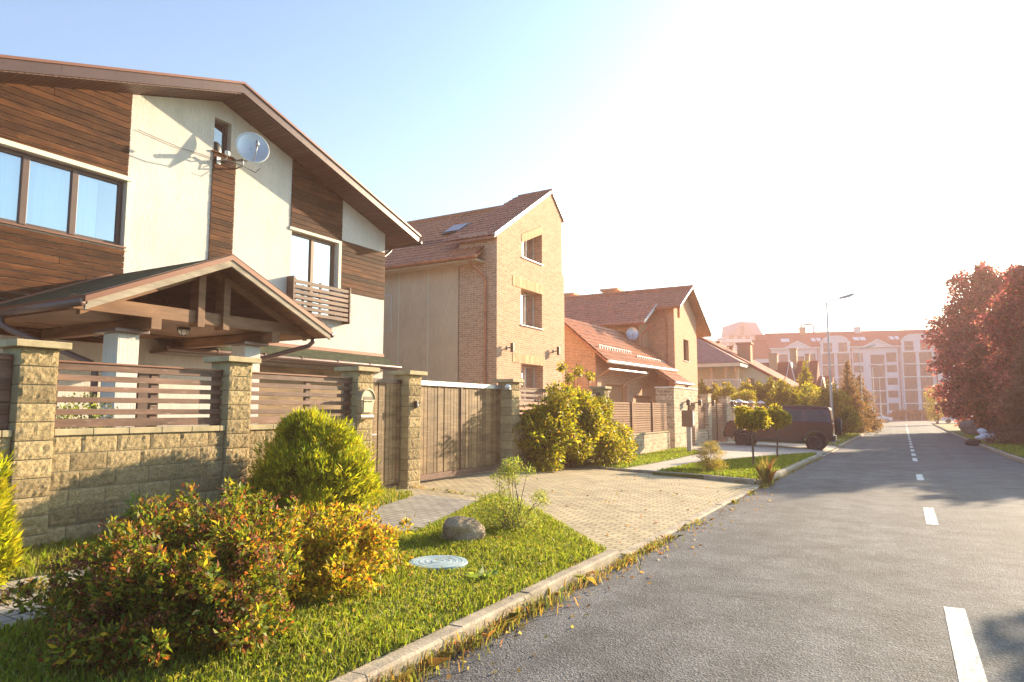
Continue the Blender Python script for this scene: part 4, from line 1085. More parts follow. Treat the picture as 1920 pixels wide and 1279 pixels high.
t = thing('meter_box', 'grey utility box on a slim post in front of the stone portal', 'utility box', (-6.9, 25.4, 0))
mb = MB(); mb.box(-6.98, -6.82, 25.25, 25.4, .05, 1.05); mb.build('post', m_steel, t)
mb = MB(); mb.box(-7.12, -6.72, 25.15, 25.45, 1.05, 1.65); b = mb.build('box', m_slat3, t, bevel=.01)
mb = MB(); mb.box(-6.72, -6.71, 25.19, 25.41, 1.1, 1.6); mb.box(-6.71, -6.695, 25.36, 25.39, 1.3, 1.42); mb.build('door', m_white_gutter, b)
# brick posts and arched iron railings further on
YB = [38.2, 41.2, 44.6, 48.4]
for i, y in enumerate(YB):
    t = thing('brick_post', ('red brick post with hipped cap behind the car hood', 'second red brick post after the car hood', 'third red brick post after the car hood', 'last red brick post before the bushes')[i], 'pillar', (-8.3, y, 0), group='brick posts with hipped caps')
    mb = MB(); mb.box(-8.5, -8.1, y-.2, y+.2, -.3, 2.1); mb.build('shaft', m_brick3, t)
    mb = MB(); mb.prism([(-8.58, y-.28, 2.1), (-8.02, y-.28, 2.1), (-8.02, y+.28, 2.1), (-8.58, y+.28, 2.1)], (0, 0, .06)); v = [(-8.58, y-.28, 2.16), (-8.02, y-.28, 2.16), (-8.02, y+.28, 2.16), (-8.58, y+.28, 2.16), (-8.3, y, 2.32)]; mb.add(v, [(0, 1, 4), (1, 2, 4), (2, 3, 4), (3, 0, 4)]); mb.build('cap', m_white_gutter, t)
m_iron = M('pale_iron', (.5, .42, .38), .5, .3, .4)
for i, (a, b) in enumerate(zip(YB, YB[1:])):
    t = thing('iron_fence', ('arched iron railing between first two brick posts', 'arched iron railing between middle brick posts', 'arched iron railing before the last brick post')[i], 'fence', (-8.3, (a+b)/2, 0), group='arched iron railings')
    mb = MB(); mb.box(-8.45, -8.15, a+.2, b-.2, -.3, .5); mb.build('plinth', m_brick3, t)
    mb = MB(); yc, hw = (a+b)/2, (b-a)/2-.22
    for h0 in (1.6, 1.85): mb.tube([(-8.3, yc+hw*cos(pi*k/12), h0+.32*sin(pi*k/12)) for k in range(13)], .035, 6)
    for k in range(15): yy = yc-hw+2*hw*k/14; mb.box(-8.31, -8.29, yy-.012, yy+.012, .5, 1.6+.3*sqrt(max(0, 1-((yy-yc)/hw)**2)))
    mb.build('railing', m_iron, t)
    mb = MB(); mb.box(-8.34, -8.32, a+.22, b-.22, .5, 1.62); mb.build('sheet_panel', m_fascia_top, t)

# ------------------------------------------------------------------ house 4 : pale gable with terrace
h4 = thing('terrace_house', 'pale gable house with columned terrace and pink shingle roof', 'house', (-14, 58, 0))
Y4 = 58.0; z4 = lambda x: 7.75-.603*abs(x+14.87)
mb = MB()
for pc in cut_wall([(-21, -.4), (-8.3, -.4), (-8.3, z4(-8.3)), (-14.87, 7.75), (-21, z4(-21))], [(-10.95, -10.35, 3.35, 4.25)]): mb.xz(pc, Y4, Y4+.3)
mb.box(-8.6, -8.3, Y4+.3, 70, -.4, 3.7)
mb.build('wall', m_trim, h4)
window(h4, TY(Y4), -10.95, -10.35, 3.36, 4.24, (), .05, .06, m_aptframe, m_glass_d, m_curtain_w)
mb = MB()
for s in (-1, 1):
    xe = -14.87+s*7.1; mb.xz([(-14.87, 7.85), (xe, 7.85-.603*7.1), (xe, 8.02-.603*7.1), (-14.87, 8.02)], Y4-.35, 70)
r4 = mb.build('roof', m_redroof, h4)
mb = MB(); v = [(-14.9, 57.9, 7.7), (-14.2, 54.2, 5.35), (-10.8, 54.2, 5.35), (-10.8, 57.9, 5.4), (-14.2, 57.9, 5.35)]
mb.add([(-16.5, 54.2, 5.35), (-10.6, 54.2, 5.35), (-14.75, 57.7, 7.72), (-16.5, 57.7, 7.72), (-10.6, 58, 5.35)], [(0, 1, 2, 3), (1, 4, 2)])
p4 = mb.build('porch_roof', m_pinkroof, h4)
mb = MB(); mb.xy([(-16.5, 54.25), (-10.7, 54.25), (-10.7, 58), (-16.5, 58)], 5.05, 5.32); mb.build('soffit', m_trim, p4)
mb = MB(); mb.box(-16.5, -10.7, 54.3, 58, -.4, 3.5); mb.build('terrace_base', m_trim, h4)
for x, y in ((-13.0, 54.9), (-11.9, 54.9), (-11.1, 54.9)):
    mb = MB(); mb.lathe([(.2, 3.5), (.16, 3.6), (.15, 4.7), (.2, 4.85), (.24, 5.04)], (x, y, 0), 'z', 14); mb.build('column', m_panel2, h4, smooth=True)
mb = MB(); mb.box(-13.6, -10.75, 54.5, 54.56, 4.0, 4.06)
for k in range(18): xx = -13.6+k*.165; mb.box(xx-.02, xx+.02, 54.51, 54.55, 3.5, 4.0)
mb.build('balustrade', m_white, h4)
mb = MB(); mb.box(-12.25, -11.15, 61, 61.9, 5, 7.35); mb.box(-12.35, -11.05, 60.9, 62, 7.35, 7.5); mb.build('chimney', m_brick3, r4)
for x, y, z in ((-14.6, 64, 8.0), (-13.6, 65, 7.6)):
    mb = MB(); mb.box(x-.2, x+.2, y-.2, y+.2, 6.5, z-.25); mb.box(x-.3, x+.3, y-.3, y+.3, z-.1, z); mb.box(x-.15, x+.15, y-.15, y+.15, z-.25, z-.1); mb.build('chimney', m_brick3, r4)

# ------------------------------------------------------------------ house 5 : dark red steep roofs
h5 = thing('red_roofed_house', 'dark red steep-roofed house with white edged gables', 'house', (-12, 84, 0))
mb = MB(); mb.box(-24, -7.9, 80.6, 90, -.4, 3.6); mb.build('wall', m_trim, h5)
mb = MB()
for x0, x1, z, yo in ((-24, -10.45, 7.2, 0), (-10.3, -8.05, 7.25, -.5), (-8.0, -6.6, 5.5, -1)):
    mb.prism([(x0, 80.0+yo, 2.6), (x0, 84, z), (x0, 88, 2.6)], (x1-x0, 0, 0))
r5 = mb.build('roof', m_redroof, h5)
mb = MB()
for x, zt, b, y in ((-10.55, 7.15, .55, 79.9), (-7.25, 5.4, .35, 78.9)):
    mb.prism([(x, y, zt), (x+.05, y, zt), (x-b, y, zt-2.9), (x-b-.07, y, zt-2.9)], (0, .1, 0)); mb.prism([(x, y+.11, zt), (x+.05, y+.11, zt), (x+b+.07, y+.11, zt-2.9), (x+b, y+.11, zt-2.9)], (0, .1, 0))
mb.build('gable_trim', m_white, r5)
for x, zt, b, y in ((-10.55, 7.0, .55, 80.02), (-7.25, 5.2, .35, 79.02)): mb = MB(); mb.prism([(x, y, zt), (x+b, y, zt-2.8), (x-b, y, zt-2.8)], (0, 2.5, 0)); mb.build('gable', m_maroon, r5)
for x0, x1, zt in ((-13.2, -12.3, 8.1), (-10.9, -10.2, 8.6), (-9.3, -8.9, 7.9)):
    mb = MB(); mb.box(x0, x1, 83.2, 84, 6, zt); mb.box(x0-.08, x1+.08, 83.1, 84.1, zt, zt+.1); mb.build('chimney', m_brick3, r5)

# ------------------------------------------------------------------ apartment block
ap = thing('apartment_block', 'long pale lilac apartment block with red roof closing the street', 'apartment building', (.07, 178.44, -.3), (0, 0, radians(16.07)))
mb = MB(); ZB = 0
cols = [(-25.9, -24.0), (-19.8, -17.9), (-9.8, -7.8), (-2.9, -.8), (8.6, 10.6), (14.3, 16.3)]
rows = [(1.9, 3.6), (4.8, 6.4), (7.7, 9.3), (10.6, 12.2), (12.9, 15.1)]
bays = [(-16.9, -10.6), (.1, 6.4)]
stairs = [(-23.3, -20.4), (-6.2, -3.3), (11.2, 13.6)]
holes = [(a, b, c, d) for a, b in cols for c, d in rows]+[(a, b, .2, 14.6) for a, b in stairs]
for pc in cut_wall([(-27.5, 0), (17, 0), (17, 16.6), (-27.5, 16.6)], holes): mb.xz(pc, 0, .5)
mb.box(-27.5, -27.2, .5, 13, 0, 16.6); mb.box(16.7, 17, .5, 13, 0, 16.6)
for a, b in bays:
    for x0, x1 in ((a, a+.25), ((a+b)/2-.35, (a+b)/2+.35), (b-.25, b)): mb.box(x0, x1, -.9, 0, 0, 15.2)
    for pc in cut_wall([(a, 15.0), (b, 15.0), (b, 17.4), (b-.9, 18.5), (b-1.9, 18.95), (a+1.9, 18.95), (a+.9, 18.5), (a, 17.4)], [(a+.6, (a+b)/2-.7, 15.4, 17.5), ((a+b)/2+.7, b-.6, 15.4, 17.5)]): mb.xz(pc, -.9, -.6)
    mb.box(a, b, -.6, 6, 15.0, 15.2)
for a in (-21.85, -4.75, 12.4): mb.xz([(a-2.9, 16.3), (a+2.9, 16.3), (a, 17.9)], -.5, -.1)
wa = mb.build('wall', m_apt, ap)
mb = MB(); mb.xz([(-27.6, 0), (-31.2, 0), (-31.2, 14.2), (-27.6, 14.2)], .3, 10); mb.build('end_wing', m_apt, ap)
mb = MB(); mb.prism([(-31.4, 0, 14.2), (-31.4, 4.5, 19.2), (-31.4, 10, 14.2)], (4.2, 0, 0)); mb.prism([(-28.2, -.7, 16.5), (-28.2, 6.5, 20.9), (-28.2, 13.5, 16.5)], (45.7, 0, 0)); mb.box(-30.6, -27, 3.5, 5.5, 19, 20.3)
for a, b in bays: mb.xz([(a-.1, 17.4), (a+.85, 18.62), (a+1.9, 19.1), (b-1.9, 19.1), (b-.85, 18.62), (b+.1, 17.4)], -.3, 4)
ra = mb.build('roof', m_aptroof, ap)
mb = MB(); mb.box(-28, 17.2, -.75, -.1, 16.35, 16.6)
for a, b in bays:
    mb.box(a+1.8, b-1.8, -1.05, -.5, 18.9, 19.15)
    for p, q in (((a-.1, 17.4), (a+.85, 18.55)), ((a+.85, 18.55), (a+1.85, 19.05)), ((b+.1, 17.4), (b-.85, 18.55)), ((b-.85, 18.55), (b-1.85, 19.05))): mb.beam((p[0], -.85, p[1]), (q[0], -.85, q[1]), .4, .22)
    for z in (3.5, 6.5, 9.45, 12.4, 15.2): mb.box(a-.1, b+.1, -1.1, 0, z-.12, z+.12)
for a in (-21.85, -4.75, 12.4):
    for s in (-1, 1): mb.beam((a+s*3.1, -.6, 16.35), (a, -.6, 18.05), .5, .3)
for a, b in stairs:
    for z in (3.4, 6.4, 9.4, 12.4): mb.box(a-.3, b+.3, -.35, .1, z-.12, z+.12)
mb.build('cornice', m_apttrim, wa)
mb = MB()
for x in (-17.4, -10.3, -.3, 7.2): mb.tube([(x, -.12, 16.3), (x, -.12, 0)], .1, 6)
mb.build('downpipe', m_aptframe, wa)
mb = MB(); mb.box(-26, 17, -.06, .0, 0, 1.1); mb.build('plinth', m_maroon, wa)
def apt_window(name, w, h, nm, nt=0, deep=0.):
    m = MB(); m.mi = 0; f = .11
    m.box(0, w, .12, .16, 0, h); m.mi = 1
    for x in [0]+[w*k/nm-f/2 for k in range(1, nm)]+[w-f]: m.box(x, x+f, .04, .12, 0, h)
    for z in [0]+[h*k/(nt+1)-f/2 for k in range(1, nt+1)]+[h-f]: m.box(f, w-f, .045, .12, z, z+f)
    return m.build('window', [m_aptglass, m_aptframe], ap)
def put(proto, x, y, z, sx=1, first=[None]):
    c = proto.copy(); COL.objects.link(c); c.location = (x, y, z); return c
done = {}
def place(kind, w, h, nm, nt, x, y, z):
    k = (kind, w, h)
    if k not in done: o = done[k] = apt_window(kind, w, h, nm, nt); o.location = (x, y, z)
    else: put(done[k], x, y, z)
for a, b in cols:
    for i, (c, d) in enumerate(rows): place('w', round(b-a, 2), round(d-c, 2), 3, 1 if i == 4 else 0, a, .1, c)
for a, b in bays:
    m_ = (a+b)/2
    for z0, z1 in ((.3, 3.38), (3.62, 6.38), (6.62, 9.33), (9.57, 12.28), (12.52, 15.08)):
        place('g', 2.5, round(z1-z0, 2), 4, 1, a+.27, -.85, z0); place('g', 2.5, round(z1-z0, 2), 4, 1, m_+.38, -.85, z0)
    for x0 in (a+.6, m_+.7): place('q', round(m_-.7-a-.6, 2), 2.1, 3, 1, x0, -.85, 15.4)
for a, b in stairs:
    for z0, z1 in ((.3, 3.3), (3.55, 6.3), (6.55, 9.3), (9.55, 12.3), (12.55, 14.5)): place('s', round(b-a, 2), round(z1-z0, 2), 4, 1, a, .1, z0)
mb = MB(); mb.box(-27.5, 17, .62, .8, 0, 16); mb.build('interior', m_maroon, wa)
for x, w in ((-25, 1.9), (-18.2, .9), (-17.0, .9), (-9.0, 1.2), (-7.6, 1.2), (-1.2, .8), (-.1, .8)):
    mb = MB(); q = lambda y: 16.5+(y+.7)*.611+.06
    mb.prism([(x, 2.0, q(2.0)), (x+w, 2.0, q(2.0)), (x+w, 3.4, q(3.4)), (x, 3.4, q(3.4))], (0, -.03, .1)); mb.build('skylight', m_apttrim, ra)
for x, z in ((-19.5, 22.3), (-7.2, 22.0)):
    mb = MB(); mb.box(x-.6, x+.6, 5.5, 7, 19.5, z-.4); mb.box(x-.75, x+.75, 5.3, 7.2, z-.4, z-.2); mb.build('chimney', m_apttrim if x > -10 else m_brick3, ra)
mb = MB(); mb.tube([(-19.8, 5.5, 21.5), (-19.8, 5.5, 23.4)], .22, 8); mb.tube([(-19.4, 5.5, 22.6), (-17.6, 5.5, 22.8), (-17.0, 5.5, 22.3), (-17, 5.5, 20.8)], .22, 8)
for x in (-23, -12, 5, 3): mb.tube([(x, 6, 20.8), (x, 6, 22.0)], .06, 5); mb.tube([(x-.5, 6, 21.2), (x+.5, 6, 21.2)], .12, 6)
mb.build('vent_pipe', m_steel, ra)
# ------------------------------------------------------------------ distant tower block
tb = thing('tower_block', 'very pale hazy tower block with pointed roof far behind', 'tower', (-49.3, 258.3, -.3), (0, 0, radians(29.57)))
mb = MB(); mb.box(-6.7, 6.9, 0, 11, 0, 29.2); wt = mb.build('wall', m_tower, tb)
mb = MB(); mb.prism([(-6.9, -.4, 29.2), (7.1, -.4, 29.2), (6.0, 4, 34.7), (-.3, 4, 34.9), (-5.0, 4, 33.4)], (0, 5, 0)); mb.xz([(-5.7, 29.2), (4.5, 29.2), (-.5, 34.4)], -.6, 3); mb.build('roof', M('pale_tower_roof', (.48, .38, .40), .8, var=.06), tb)
mb = MB()
for k in range(10): z = 1.2+k*2.85; mb.box(-6.9, 7.1, -.35, -.02, z, z+1.0); mb.box(-8.2, -6.7, 1, 4, z, z+1.0)
mb.build('balcony_band', m_apttrim, wt)
mb = MB()
for k in range(10):
    z = 2.3+k*2.85
    for x in (-5.4, -2.4, .6, 3.6): mb.box(x, x+1.6, -.08, -.01, z, z+1.6)
mb.build('window_band', m_aptglass, wt)
mb = MB(); mb.box(-1.4, -.1, -.7, -.6, 29.5, 32.8); mb.build('roof_window', m_aptglass, wt)
# ------------------------------------------------------------------ plants near the fence
THU = [((.34, .35, .014), 5), ((.42, .40, .018), 3), ((.20, .24, .016), 3), ((.48, .42, .03), 1)]
def sprays(name, clumps, n, L, W, palette, parent, up=.9, seed=0, zmin=None, shell=.45, mat=None):
    """flat scale-leaf fans: three fingers per spray"""
    P, d = clump_pts(clumps, n, shell, .18, 3., seed)
    if zmin is not None: k = P[:, 2] > zmin; P, d = P[k], d[k]
    m = len(P); D = unit(d*1.0+NPR.normal(size=(m, 3))*.45+np.array([0, 0, up]))
    Ls = L*(.6+.8*NPR.random(m)); c = pal(m, palette, .18)
    sd = unit(np.cross(D, NPR.normal(size=(m, 3))))
    Vs, Fs, Cs, k = [], [], [], 0
    for ang, s in ((0, 1.), (.55, .72), (-.55, .72)):
        V, F, cc = leaves_geo(P, D*cos(ang)+sd*sin(ang), Ls*s, np.full(m, W)*(.7+.6*NPR.random(m)), c*(1.05 if ang == 0 else .92))
        Vs.append(V); Fs.append(F+k); Cs.append(cc); k += len(V)
    return np_mesh(name, np.concatenate(Vs), np.concatenate(Fs), np.concatenate(Cs), mat or m_needle, parent)
def bush_stems(name, base, tips, r, parent, mat=None):
    mb = MB(); b = Vector(base)
    for t in tips:
        t = Vector(t); s = b+Vector((RND.uniform(-.1, .1), RND.uniform(-.1, .1), 0)); m = s.lerp(t, .5)+Vector((RND.uniform(-.05, .05), RND.uniform(-.05, .05), .06))
        mb.tube([s, m, t], [r, r*.75, r*.35], 5)
    return mb.build(name, mat or m_bark, parent)

def thuja(label, cx, cy, r, h, n, seed, name='thuja_bush', L=.11):
    zb = z_lawn(cx, cy); t = thing(name, label, 'bush', (cx, cy, zb))
    g = random.Random(seed); cl = [(cx, cy, zb+h*.42, r*.78, r*.78, h*.44)]
    for i in range(26):
        a = g.uniform(0, 2*pi); f = g.random(); rr = r*(.84-.62*f**1.5)
        cl.append((cx+cos(a)*rr*.72, cy+sin(a)*rr*.72, zb+.12+f*h*.80, r*(.36-.1*f), r*(.36-.1*f), h*.17))
    sprays('foliage', cl, n, L, .017, THU, t, 1.1, seed, zb+.01)
    bush_stems('stem', (cx, cy, zb), [(cx+g.uniform(-.5, .5)*r, cy+g.uniform(-.5, .5)*r, zb+h*g.uniform(.5, .8)) for _ in range(7)], .02, t)
    return t
thuja('round yellow-green thuja bush below the mailbox', -6.82, 6.72, .98, 1.40, 24000, 3)
thuja('yellow-green thuja cut by the photo edge beside block pillar', -6.72, 2.62, .52, 1.50, 13000, 4)

# spirea: two dense autumn bushes by the kerb lawn
SPL = [((.105, .14, .017), 6), ((.20, .20, .023), 3.4), ((.40, .28, .028), 1.8), ((.30, .10, .03), 1.5), ((.12, .035, .02), 1.)]
SPY = [((.38, .30, .025), 4), ((.48, .33, .03), 2.6), ((.44, .19, .028), 1.4), ((.22, .23, .02), 4.5), ((.28, .09, .02), .6)]
def spirea(label, cx, cy, rx, ry, h, n, palette, seed, lobes, flowers):
    zb = z_lawn(cx, cy)+.02; t = thing('spirea_bush', label, 'bush', (cx, cy, zb), group='autumn spirea bushes on the front lawn')
    g = random.Random(seed); cl = [(cx, cy, zb+h*.42, rx*.72, ry*.72, h*.42)]
    for i in range(lobes):
        a = g.uniform(0, 2*pi); f = g.uniform(.0, 1)
        cl.append((cx+cos(a)*rx*.66*(1-.35*f), cy+sin(a)*ry*.66*(1-.35*f), zb+h*(.2+.55*f), rx*g.uniform(.16, .34), ry*g.uniform(.16, .34), h*g.uniform(.13, .26)))
    for i in range(70):
        a = g.uniform(0, 2*pi); el = g.uniform(.05, 1.35); q = g.uniform(.88, 1.12)
        c = (cx+cos(a)*cos(el)*rx*q, cy+sin(a)*cos(el)*ry*q, zb+h*.28+sin(el)*h*.72*q)
        cl.append((*c, .055, .055, .10))
    foliage('foliage', cl, n, .050, .022, palette, m_leaf, t, .30, .35, .9, .30, .22, 5.5, zb+.01, seed, .8)
    # rusty dried flower heads on top
    P, d = clump_pts(cl[1:], flowers*3, .9, 0)
    k = d[:, 2] > .0; P, d = P[k][:flowers], d[k][:flowers]
    m = len(P); Q = np.repeat(P, 16, 0)+NPR.normal(size=(m*16, 3))*np.array([.026, .026, .012])+np.array([0, 0, .03])
    V, F, c = leaves_geo(Q, NPR.normal(size=Q.shape)+np.array([0, 0, .6]), np.full(len(Q), .020), np.full(len(Q), .016), pal(len(Q), [((.22, .075, .035), 3), ((.32, .12, .05), 2), ((.13, .05, .03), 2)], .2))
    np_mesh('dry_blossoms', V, F, c, m_leaf_dull, t)
    tips = [(cx+g.uniform(-.6, .6)*rx, cy+g.uniform(-.6, .6)*ry, zb+h*g.uniform(.4, .7)) for _ in range(60)]
    bush_stems('stem', (cx, cy, zb), [(a, b, min(c, zb+h*.7)) for a, b, c in tips], .004, t)
    return t
spirea('dark green and rust spirea bush at the path corner of the lawn', -4.20, 2.96, .84, .86, .66, 32000, SPL, 21, 34, 220)
spirea('tall spirea bush with red tips behind the rusty one', -4.72, 3.58, .78, .86, .80, 22000, SPL, 29, 30, 130)
spirea('golden yellow spirea bush close to the manhole lid', -4.36, 4.42, .68, .90, .58, 21000, SPY, 23, 30, 40)

def wispy(label, x, y, h, r, n, palette, seed, name='wispy_shrub', L=.045, W=.009, cat='shrub'):
    zb = z_lawn(x, y); t = thing(name, label, cat, (x, y, zb)); g = random.Random(seed); cl = []; tips = []
    for i in range(22):
        a = g.uniform(0, 2*pi); f = g.random()**.7; rr = r*g.uniform(.2, 1)*(1-.75*f**1.5); c = (x+cos(a)*rr, y+sin(a)*rr, zb+h*(.12+.8*f))
        cl.append((*c, r*.26, r*.26, h*.10)); tips.append(c)
    cl.append((x, y, zb+h*.2, r*.8, r*.8, h*.22))
    foliage('foliage', cl, n, L, W, palette, m_leaf, t, .1, .6, .7, .25, 0, 2, zb, seed, .8)
    bush_stems('stem', (x, y, zb), tips, .006, t); return t
wispy('thin feathery shrub beside the boulder', -4.25, 7.5, .92, .50, 5200, [((.24, .27, .05), 4), ((.34, .33, .09), 3), ((.15, .20, .03), 3)], 6)
wispy('fine twiggy tuft on the small lawn before the car', -4.25, 17.5, .85, .55, 6000, [((.30, .24, .05), 4), ((.22, .20, .03), 3), ((.38, .24, .06), 2)], 7, 'twiggy_tuft')
# tall weeds by the wall and in the gutter
t = thing('tall_weed', 'tall fresh green weed against the block wall', 'weed', (-7.3, 4.55, .2))
cl = [(-7.3+RND.gauss(0, .04), 4.55+RND.gauss(0, .04), .25+k*.05, .06, .06, .04) for k in range(9)]
foliage('foliage', cl, 260, .10, .02, [((.12, .24, .03), 3), ((.2, .28, .05), 1)], m_leaf, t, .1, .25, 1.2); bush_stems('stem', (-7.3, 4.55, .2), [(-7.3, 4.55, .75)], .006, t)
P = np.array([(-7.25+RND.gauss(0, .1), 4.95+RND.gauss(0, .16), .22) for _ in range(150)])
tag(blades('tall_grass_clump', P, .5, .013, [((.16, .22, .04), 3), ((.3, .28, .1), 1)], m_blade, .7), 'clump of long grass stalks against the block wall', 'grass clump')
P = np.array([(-2.72+RND.gauss(0, .05), 16.25+RND.gauss(0, .1), .0) for _ in range(160)])
tag(blades('weed_tuft', P, .55, .016, DW, m_blade, .5), 'yellow weed tuft at the kerb corner of the driveway', 'weed')
t = thing('broadleaf_weed', 'small broad-leaved weed in the lawn near the manhole lid', 'weed', (-3.35, 5.35, .13))
P = np.repeat(np.array([[-3.35, 5.35, .15]]), 14, 0)+NPR.normal(size=(14, 3))*np.array([.03, .03, 0])
V, F, c = leaves_geo(P, np.concatenate([NPR.normal(size=(14, 2)), np.full((14, 1), .35)], 1), np.full(14, .16), np.full(14, .05), pal(14, [((.2, .28, .06), 1)], .1)); np_mesh('leaf_rosette', V, F, c, m_leaf, t)
# vine over the fence
VN = [((.24, .235, .016), 4), ((.36, .31, .022), 3.6), ((.46, .32, .035), 1.6), ((.12, .13, .016), 3.5)]
t = thing('climbing_vine', 'big leafy vine spilling over the fence after the gate', 'vine', (-7.4, 16, .15))
g = random.Random(9); cl = []
for i in range(34):
    f = g.random(); y = 13.9+f*5.0; zt = interp(y, [(13.9, 1.9), (16, 2.25), (17.5, 1.9), (18.9, 1.0)])
    cl.append((-7.35+g.uniform(-.25, .3), y, g.uniform(.4, zt), g.uniform(.3, .45), g.uniform(.4, .6), g.uniform(.28, .42)))
cl += [(-7.35, 15.2, 1.5, .45, .7, .6), (-7.35, 16.2, 1.7, .45, .7, .55), (-7.3, 17.1, 1.4, .45, .7, .55), (-7.3, 14.6, 1.1, .4, .6, .7)]
cl += [(-7.0, 18.3, .55, .5, .75, .42), (-6.95, 17.4, .6, .5, .7, .5), (-7.2, 18.9, .9, .4, .5, .4)]
foliage('foliage', cl, 42000, .095, .046, VN, m_leaf, t, .4, -.1, .8, .25, .14, 2.2, .1, 5, .8)
wis = [(-7.5, y+g.uniform(-.15, .15), z, .12, .16, .12) for y, z in ((16.2, 2.5), (16.5, 2.8), (16.9, 2.7), (17.2, 2.3), (17.6, 2.6), (15.6, 2.4), (15.9, 2.75))]
foliage('foliage', wis[::2], 420, .095, .042, VN, m_leaf, t, .1, -.3, .8)
bush_stems('stem', (-7.6, 16.5, .1), [c[:3] for c in cl[::2]]+[c[:3] for c in wis], .014, t)
# fallen leaves along the kerb, the path and the paving
P = np.array([(RND.choice([-2.72+abs(RND.gauss(0, .25)), RND.uniform(-6, -2.6)]), RND.uniform(2.2, 15.5), 0) for _ in range(420)])
P[:, 2] = [ (z_road(b)+.012 if a > -2.76 else (z_drive(a, b)+.01 if b > interp(a, [(-6, 9.95), (-2.95, 7.2)]) else z_lawn(a, b)+.07)) for a, b in P[:, :2]]
D = NPR.normal(size=(len(P), 3))*np.array([1, 1, .12]); V, F, c = leaves_geo(P, D, .045*(.6+.8*NPR.random(len(P))), .028*(.6+.8*NPR.random(len(P))), pal(len(P), [((.36, .21, .05), 3), ((.26, .12, .04), 2), ((.42, .31, .07), 1.5)], .25))
st(np_mesh('fallen_leaves', V, F, c, m_leaf_dull), 'stuff')
# shrub seen between the rails of the first bay
t = thing('variegated_shrub', 'cream and green leaved shrub behind the fence rails', 'shrub', (-9.1, 5.1, .2))
foliage('foliage', [(-9.1, 4.6, 1.0, .5, .6, .7), (-9.0, 5.3, .8, .5, .6, .6), (-9.2, 5.9, .65, .4, .5, .5), (-9.3, 5.0, 1.5, .3, .4, .4)], 7000, .05, .03, [((.09, .13, .03), 4), ((.20, .24, .05), 2), ((.52, .50, .34), 1.6)], m_leaf, t, .3, .2, .8)
bush_stems('stem', (-9.1, 5.1, .2), [(-9.1, 4.6, 1.3), (-9.0, 5.4, 1.2), (-9.2, 5.9, 1.0)], .015, t)

# ball trees
BL = [((.27, .24, .018), 4), ((.42, .34, .025), 4), ((.50, .38, .04), 1.5), ((.17, .19, .018), 2)]
def ball_tree(label, x, y, zc, r, rz, seed, n=5200):
    zb = z_lawn(x, y); t = thing('ball_tree', label, 'tree', (x, y, zb), group='clipped ball trees on slim trunks')
    mb = MB(); g = random.Random(seed)
    trunk(mb, (x, y, zb), (x-.02, y, zc-.05), .032, .022, [(.92, (x+g.uniform(-.3, .3)*r, y+g.uniform(-.3, .3)*r, zc+g.uniform(0, .4)*rz)) for _ in range(5)], .012, seed); mb.build('trunk', m_bark, t)
    cl = [(x, y, zc, r*.66, r*.66, rz*.68)]+crown_clumps((x, y, zc+.02), (r*1.08, r*1.08, rz*1.1), 22, .34, seed)
    foliage('crown', cl, n, .085, .05, BL, m_leaf, t, .45, -.25, .9, .22, 0, 2, None, seed, .7)
ball_tree('slim ball tree standing closer to the twiggy tuft', -3.75, 20.4, 1.42, .50, .30, 1, 7000)
ball_tree('slim ball tree in front of the car door', -3.75, 24.7, 1.43, .48, .34, 2, 7000)
ball_tree('bigger round tree crown showing behind the two ball trees', -8.9, 45, 2.35, .85, .75, 3, 6000)

# ------------------------------------------------------------------ hedge thujas, street bushes and conifers on the house side
HT = [((.30, .27, .014), 4), ((.40, .32, .018), 3), ((.19, .19, .014), 2.5), ((.46, .33, .03), .8)]
def cone_thuja(label, x, y, h, r, seed, n=6500, palette=HT, name='hedge_thuja', group='thujas in the hedge of the pale gable house', base=-.1, L=.19, dome=1.7):
    t = thing(name, label, 'tree' if 'conifer' in name or 'spruce' in name else 'bush', (x, y, base), group=group); g = random.Random(seed); cl = []
    for i in range(22):
        f = (i+.5)/22; rr = r*(1-f**(1+dome*2))**.8; a = i*2.4
        cl.append((x+cos(a)*rr*.45, y+sin(a)*rr*.45, base+h*(.06+.88*f), max(.12, rr*.68), max(.12, rr*.68), h*.11))
    sprays('foliage', cl, n, L, .06, palette, t, .7, seed, base, .35)
    mb = MB(); mb.tube([(x, y, base), (x, y, base+h*.85)], [r*.12, .02], 6); mb.build('trunk', m_bark, t)
    return t
HL = ['hedge thuja touching the orange brick house corner', 'second hedge thuja from the orange brick house', 'broad bright-edged hedge thuja below the terrace railing', 'pointed hedge thuja under the terrace house window', 'pointed hedge thuja after the small gable window', 'narrow double-tipped hedge thuja', 'big dark hedge thuja near the end of the gable', 'last hedge thuja before the round golden bush']
for i, (px, y, h, r) in enumerate(((-12.9, 51, 3.9, 1.0), (-11.9, 51, 3.7, 1.0), (-10.7, 49.5, 3.75, 1.15), (-9.9, 52, 3.9, .95), (-9.0, 52, 3.85, .95), (-8.2, 52, 4.1, .9), (-7.1, 50, 3.9, 1.2), (-6.4, 51, 3.3, .9))):
    cone_thuja(HL[i], px, y, h, r, 40+i)
cone_thuja('pointed golden conifer rising above the hedge', -6.75, 60, 5.7, 1.1, 61, 6000, HT, 'garden_conifer', None, -.1, .22, .3)
def round_bush(label, x, y, zc, r, rz, n, palette, seed, name='round_bush', L=.16, W=.08, base=-.15, group=None, mat=None, lobes=16):
    t = thing(name, label, 'bush', (x, y, base), group=group)
    cl = [(x, y, zc, r*.75, r*.75, rz*.8)]+crown_clumps((x, y, zc), (r, r, rz), lobes, .4, seed)
    foliage('foliage', cl, n, L, W, palette, mat or m_leaf, t, .4, .1, .8, .25, .1, 1.2, base, seed, .8)
    bush_stems('stem', (x, y, base), [c[:3] for c in cl[1:9]], .04, t); return t
